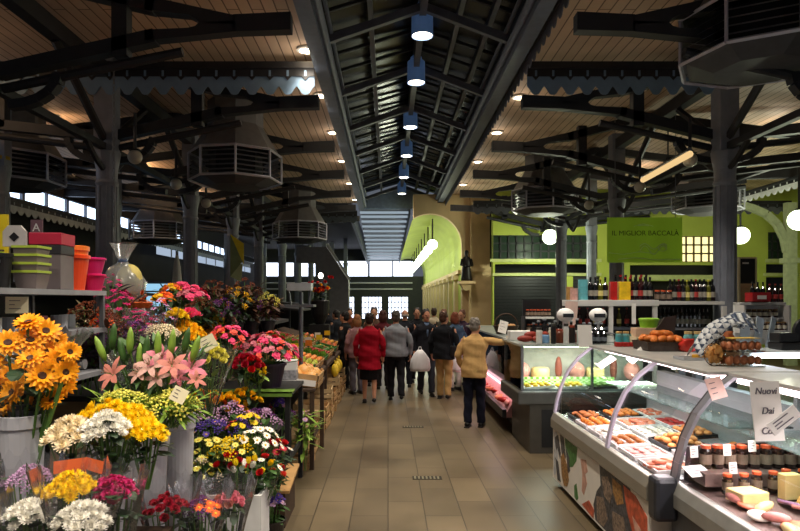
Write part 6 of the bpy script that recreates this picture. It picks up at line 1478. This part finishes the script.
# ================================================================ fruit stalls
random.seed(9)
def crate_mb(w, l, h):
    b = MB().box((-w/2,-l/2,0),(w/2,l/2,.012))
    for z0,z1 in ((.0,h*.42),(h*.55,h)):
        b.box((-w/2,-l/2,z0),(w/2,-l/2+.012,z1)).box((-w/2,l/2-.012,z0),(w/2,l/2,z1)).box((-w/2,-l/2,z0),(-w/2+.012,l/2,z1)).box((w/2-.012,-l/2,z0),(w/2,l/2,z1))
    for x in (-w/2+.014,w/2-.04):
        for y in (-l/2+.014,l/2-.04): b.box((x,y,0),(x+.026,y+.026,h+.02))
    return b
def crate(lab, loc, w, l, h, rot, m=WOOD, grp='fruit crates'):
    return tag(crate_mb(w,l,h).build('fruit_crate', m, None, loc, rot), lab, 'crate', grp)
FRM = {}
def fruit(kind, c):
    if (kind,c) in FRM: return FRM[(kind,c)]
    b = MB(); mm = [mat('skin_%s_%d%d%d' % ((kind,)+c), c, .4, 0, .15, 14)]
    if kind == 'melon': b.lathe([(0,-.085),(.05,-.078),(.088,-.03),(.092,.0),(.088,.03),(.05,.078),(0,.085)],24,caps=False,wob=lambda k,i:1+.025*math.cos(k*PI)); b.tube([(0,0,.08),(.01,0,.1)],.008,5)
    elif kind == 'apple': b.lathe([(0,-.03),(.02,-.035),(.038,-.012),(.04,.008),(.03,.03),(.012,.034),(0,.026)],12,caps=False)
    elif kind == 'pear': b.lathe([(0,-.04),(.03,-.034),(.036,-.01),(.024,.02),(.014,.045),(0,.05)],12,caps=False)
    elif kind == 'cucumber': b.tube([(-.1,0,0),(-.05,.005,.005),(.05,.005,.005),(.1,0,0)],[.012,.022,.022,.012],8)
    elif kind == 'berry': b.ell((0,0,0),(.02,.02,.022),8,6)
    elif kind == 'lettuce':
        mm.append(LEAFL)
        for i in range(14):
            a = i*2.4; b.petal((0,0,-.04),(math.cos(a),math.sin(a),.5+.1*i),(0,0,1),.11,.1,.7,0,3,.6)
    elif kind == 'banana': b.tube([(.09*math.sin(a),0,.05-.09*math.cos(a)) for a in [-.8+.32*i for i in range(6)]],[.008,.018,.02,.02,.016,.006],7)
    FRM[(kind,c)] = b.mesh(kind, mm, True); return FRM[(kind,c)]
def fill(kind, c, noun, crlab, loc, rot, w, l, nx, ny, h, sc=1, layers=1, cat='fruit'):
    R = Euler(rot).to_matrix()
    for t in range(layers):
        for i in range(nx-t):
            for j in range(ny-t):
                v = Vector(((i+.5+t*.5)/nx*w-w/2, (j+.5+t*.5)/ny*l-l/2, h+t*.05*sc))*1
                v.x *= .9; v.y *= .9
                o = link(noun.replace(' ','_'), fruit(kind,c), None, Vector(loc)+R @ v, (random.uniform(-.4,.4),random.uniform(-.4,.4),random.uniform(0,6)), sc*random.uniform(.92,1.08))
                tag(o, '%s in the %s' % ({'melon':'netted tan melon'}.get(noun,noun), crlab), cat, '%s in the %s' % (noun, crlab))
# melon stand
bench('fruit_stand','dark wooden stand under the melon crate', -2.2, -.84, 7.1, 8.25, .93, TIM, .05)
crate('front wooden crate full of tan melons beside the white boxes', (-1.02,7.5,.935), .40, .62, .16, (0,.12,0))
fill('melon',(226,166,92),'melon','front wooden crate',(-1.02,7.5,.935),(0,.12,0),.40,.62,2,3,.10,1.05,2)
for i in range(3): simple('white_box','white carton beside the melon crate, %s of the stack' % ['lowest','middle','top'][i],'box',MB().box((-.12,-.09,0),(.12,.09,.11)), [WHITE,mat('carton_print',(150,150,156),.6,0,.4,30),WHITE][i], (-1.16,7.1,.932+.111*i), (0,0,.06*i-.05), 'white cartons beside the melons', .005)
simple('crate_label','white printed strip on the front of the melon crate','label',MB().box((-.18,-.003,0),(.18,.003,.07)), PAPER, (-1.02,7.175,.965), (0,.12,0))
MEL = at(288,344,8.0)
crate('crate behind the melons holding cut watermelon', (-1.5,7.9,1.2), .5, .5, .12, (0,.1,0)); 
simple('crate_riser','rough dark block raising the watermelon crate','block',MB().box((-.28,-.3,0),(.28,.3,.255)),TIM,(-1.52,7.9,.932),bev=.01)
for i in range(2):
    simple('watermelon_half','cut watermelon half facing the aisle, %s' % ['left','right'][i],'fruit',MB().lathe([(0,-.13),(.09,-.095),(.125,-.03),(.13,0)],22,m=0,caps=False).lathe([(.13,0),(.118,.003)],22,m=2,caps=False).lathe([(.118,.003),(0,.006)],22,m=1,caps=False), [mat('melon_rind',(70,110,50),.4,0,.4,14),mat('melon_flesh',(222,96,100),.4,0,.1,20),mat('melon_pith',(214,222,180),.5)], (-1.6+.26*i,7.86,1.33), (.5,.2,0), 'cut watermelon', smooth=True)
# stepped fruit stall down the aisle
ST = thing('fruit_stall','long sloping fruit stall lining the left side of the aisle','stall',(0,0,0))
MB().prism([(-2.6,0.95),(-1.02,.80),(-1.02,.86),(-2.6,1.28)],'y',8.5,15.5).build('sloped_top', TIM, ST)
for y in (8.55,10.3,12,13.7,15.4):
    for x in (-1.08,-2.55): MB().box((x,y,0),(x+.06,y+.06,.95)).build('leg', TIM, ST)
SPEC = [('apple',(226,96,44),'orange'),('cucumber',(70,120,44),'cucumber'),('apple',(190,40,34),'red apple'),('lettuce',(120,160,50),'lettuce'),('apple',(240,170,50),'apricot'),('pear',(190,196,70),'pear'),('banana',(236,196,50),'banana'),('apple',(210,70,50),'tomato'),('berry',(170,24,36),'cherry'),('apple',(150,170,60),'green apple'),('apple',(236,140,60),'peach'),('pear',(226,120,70),'nectarine')]
n = 0
sl_ = math.atan((1.28-.86)/1.58)
for r, (x, z) in enumerate(((-1.28,.94),(-1.72,1.06),(-2.16,1.18))):
    for i in range(9):
        if r == 2 and i > 6: continue
        y = 8.8+.62*i; kind, c, noun = SPEC[(i*5+r*7)%12]
        lab = '%s crate of %ss, %s along the stall' % (['front row','middle row','back row'][r], noun, ORD[i])
        loc = (x,y,z+.0); rot = (0,sl_,0)
        crate(lab, loc, .42, .56, .10, rot, WOOD if (i+r)%3 else mat('crate_green',(60,120,60),.5))
        nx, ny = (4,5) if kind in ('apple','pear') else (3,2) if kind == 'lettuce' else (2,7) if kind == 'cucumber' else (2,6) if kind == 'banana' else (7,9)
        if i > 5: nx, ny = max(2,nx-1), max(2,ny-1)
        if r == 2: nx = max(2,nx-1)
        fill(kind,c,noun,lab.replace(', ',' ').split(' along')[0],loc,rot,.42,.56,nx,ny,.085,1.0 if kind not in ('cucumber',) else 1,1)
# price signs along the stall and crates stored below
for i in range(7):
    o = thing('price_sign','small %s price sign on a stick in the fruit stall, %s along' % (['white','yellow','orange','white','yellow','white','lime'][i],ORD[i]),'price sign',(-1.35-.12*(i%2),8.95+.8*i,1.05)); MB().box((-.06,-.003,.12),(.06,.003,.22)).build('card_sheet', [PAPER,FOODM['yellow'],FOODM['orange']][[0,1,2,0,1,0,1][i]], o); MB().tube([(0,0.004,-.06),(0,0.004,.14)],.005,5).build('stick', TIM, o)
for i in range(10):
    y = 7.35+.75*i; zz = [.0,.16][i%2]
    crate('empty wooden crate on the floor below the fruit, %s along the aisle' % ORD[i], (-1.12 if i else -1.1,y,0), .4, .5, .15, (0,0,.05*(i%3-1)), WOOD, 'crates stored below the stall')
    crate('empty wooden crate stacked second below the fruit, %s along the aisle' % ORD[i], (-1.13,y,.172), .4, .5, .15, (0,0,.05*((i+1)%3-1)), WOOD, 'crates stored below the stall')
    if i%2 == 0: crate('empty wooden crate stacked third below the fruit, %s along the aisle' % ORD[i], (-1.13,y,.344), .4, .5, .15, (0,0,.04), mat('crate_pale',(206,176,130),.7,0,.15,10), 'crates stored below the stall')
# lit yellow bags on the front of the stall
for i in range(3):
    simple('yellow_net_bag','yellow net bag of lemons hanging on the stall front, %s' % ORD[i],'bag',MB().ell((0,0,-.12),(.07,.07,.12),12,8).tube([(0,0,-.02),(0,0,.06)],.012,6), mat('net_yellow',(236,196,50),.5,0,.25,30), (-.96,11.2+.45*i,.80), (0,0,0), 'net bags on the stall front', smooth=True)
# potted red and gold decoration over the stall and shop clutter behind
o = thing('decorated_pot','dark urn with red and gold flowers and a small bright lamp behind the fruit','plant',at(320,300,16.0))
MB().lathe([(.09,-.5),(.17,-.3),(.2,-.02),(.18,0)],18).build('urn', mat('urn_black',(30,28,30),.4), o)
for i in range(22):
    a = i*2.4; r = .2*math.sqrt(i/22); link('flower_head', head('rose',['gold','red','orange','crimson'][i%4]), o, (r*math.cos(a)*1.2,r*math.sin(a),.14+.12*random.random()+(.12 if i%4 == 1 else 0)+(.1*max(0,math.cos(a)))), facing((math.cos(a),math.sin(a)-.5,.8)), .055)
foliage(.2,.0,.2,40,LEAFD,3,.14,.05).build('foliage', LEAFD, o)['kind'] = 'stuff'
MB().ell((.02,-.05,.5),(.05,.05,.06),10,7).build('bulb', emis('bright_bulb',(255,244,230),12), o); MB().tube([(.02,-.02,0),(.02,-.02,.46)],.01,5).build('stem', IRON_D, o)
bench('display_table','dark table behind the fruit under the decorated urn', -2.1, -1.3, 15.7, 16.3, .9, TIM)
o.scale = (1.25,)*3
MB().box((-.2,-.18,-.835),(.2,.18,-.5)).build('pedestal', mat('pedestal_dark',(34,32,34),.7), o)
o = thing('weighing_scale','pale grey hanging scale stand behind the pink azalea','scale',at(300,292,8.37))
MB().box((-.16,-.1,.02),(.16,.1,.12)).build('display', mat('scale_grey',(170,174,178),.4,.2), o); MB().box((-.2,-.16,-.2),(.2,.16,-.17)).build('pan', GREY_METAL, o); MB().tube([(-.12,0,-.18),(-.16,0,.05)],.015,6).tube([(.12,0,-.18),(.14,0,.05)],.015,6).tube([(0,.1,-1.85),(0,.1,0)],.03,8).build('stand', GREY_METAL, o)
# dark side stalls in the left aisle
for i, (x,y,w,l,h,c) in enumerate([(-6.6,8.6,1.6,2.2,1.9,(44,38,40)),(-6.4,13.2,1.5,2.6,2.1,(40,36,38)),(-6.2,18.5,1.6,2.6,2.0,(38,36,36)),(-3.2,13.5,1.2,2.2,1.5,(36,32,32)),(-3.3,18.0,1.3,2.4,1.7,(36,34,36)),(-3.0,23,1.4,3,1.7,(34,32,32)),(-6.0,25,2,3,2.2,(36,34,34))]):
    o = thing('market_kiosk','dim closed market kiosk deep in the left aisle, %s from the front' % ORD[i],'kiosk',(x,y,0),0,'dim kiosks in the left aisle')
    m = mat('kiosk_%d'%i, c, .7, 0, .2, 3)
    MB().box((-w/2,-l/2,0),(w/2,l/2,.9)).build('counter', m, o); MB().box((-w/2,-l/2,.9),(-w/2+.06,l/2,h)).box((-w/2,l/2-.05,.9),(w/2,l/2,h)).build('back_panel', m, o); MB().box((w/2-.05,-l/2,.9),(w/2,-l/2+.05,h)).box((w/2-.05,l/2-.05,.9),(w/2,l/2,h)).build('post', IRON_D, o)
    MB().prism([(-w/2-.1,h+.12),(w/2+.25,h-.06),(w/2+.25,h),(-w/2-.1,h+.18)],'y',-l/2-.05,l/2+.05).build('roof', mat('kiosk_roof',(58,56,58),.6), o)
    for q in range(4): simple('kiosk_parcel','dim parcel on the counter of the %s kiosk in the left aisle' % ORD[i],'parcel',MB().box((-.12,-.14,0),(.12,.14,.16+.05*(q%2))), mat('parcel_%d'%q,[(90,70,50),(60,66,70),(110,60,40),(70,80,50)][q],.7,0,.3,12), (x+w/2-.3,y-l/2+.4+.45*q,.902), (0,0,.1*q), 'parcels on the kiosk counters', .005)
o = thing('lit_cooler','lit upright cooler shining pale blue in the left aisle','cooler',at(157,300,16)); MB().box((-.42,0,-1.95),(.42,.5,.5)).build('cabinet', IRON, o); MB().box((-.36,-.02,-1.2),(.36,-.005,.42)).build('glass_door', emis('cooler_glow',(150,200,230),1.1), o)
for j in range(4): MB().box((-.36,-.04,-1.0+.4*j),(.36,-.021,-.96+.4*j)).build('shelf_edge', GREY_METAL, o)
# floor grates
for i, (px,py,lab) in enumerate([(427,478,'small metal drain grate in the aisle slabs, nearest'),(413,427,'dark drain slot in the aisle slabs, farther')]):
    Y = F*HC/(py-VY); X = (px-VX)*Y/F; b = MB(); b.box((-.16,-.06,.0),(.16,.06,.004),0)
    for q in range(7): b.box((-.14+.042*q,-.05,.004),(-.12+.042*q,.05,.006),1)
    simple('drain_grate',lab,'drain',b,[mat('grate_dark',(54,50,44),.5,.4),mat('grate_pale',(140,134,110) if i == 0 else (50,46,40),.4,.5)],(X,Y,.0005))
# ================================================================ camera, sky, exposure
w = bpy.data.worlds.new('world'); S.world = w; w.use_nodes = True
bg = w.node_tree.nodes['Background']; bg.inputs['Color'].default_value = (.62,.7,.85,1); bg.inputs['Strength'].default_value = .16
cam = bpy.data.cameras.new('camera'); cam.sensor_width = 36; cam.lens = F/800*36; cam.shift_x = (400-VX)/800; cam.shift_y = (VY-265.5)/800; cam.clip_end = 200
co = bpy.data.objects.new('camera', cam); COL.objects.link(co); co.location = (0,0,HC); co.rotation_euler = (PI/2,0,0); S.camera = co
S.view_settings.view_transform = 'Standard'; S.view_settings.look = 'None'; S.view_settings.gamma = 1.0; S.view_settings.exposure = 0.0; S.view_settings.use_curve_mapping = False
S.cycles.use_denoising = True
S.cycles.max_bounces = 8; S.cycles.transparent_max_bounces = 24; S.cycles.sample_clamp_indirect = 4
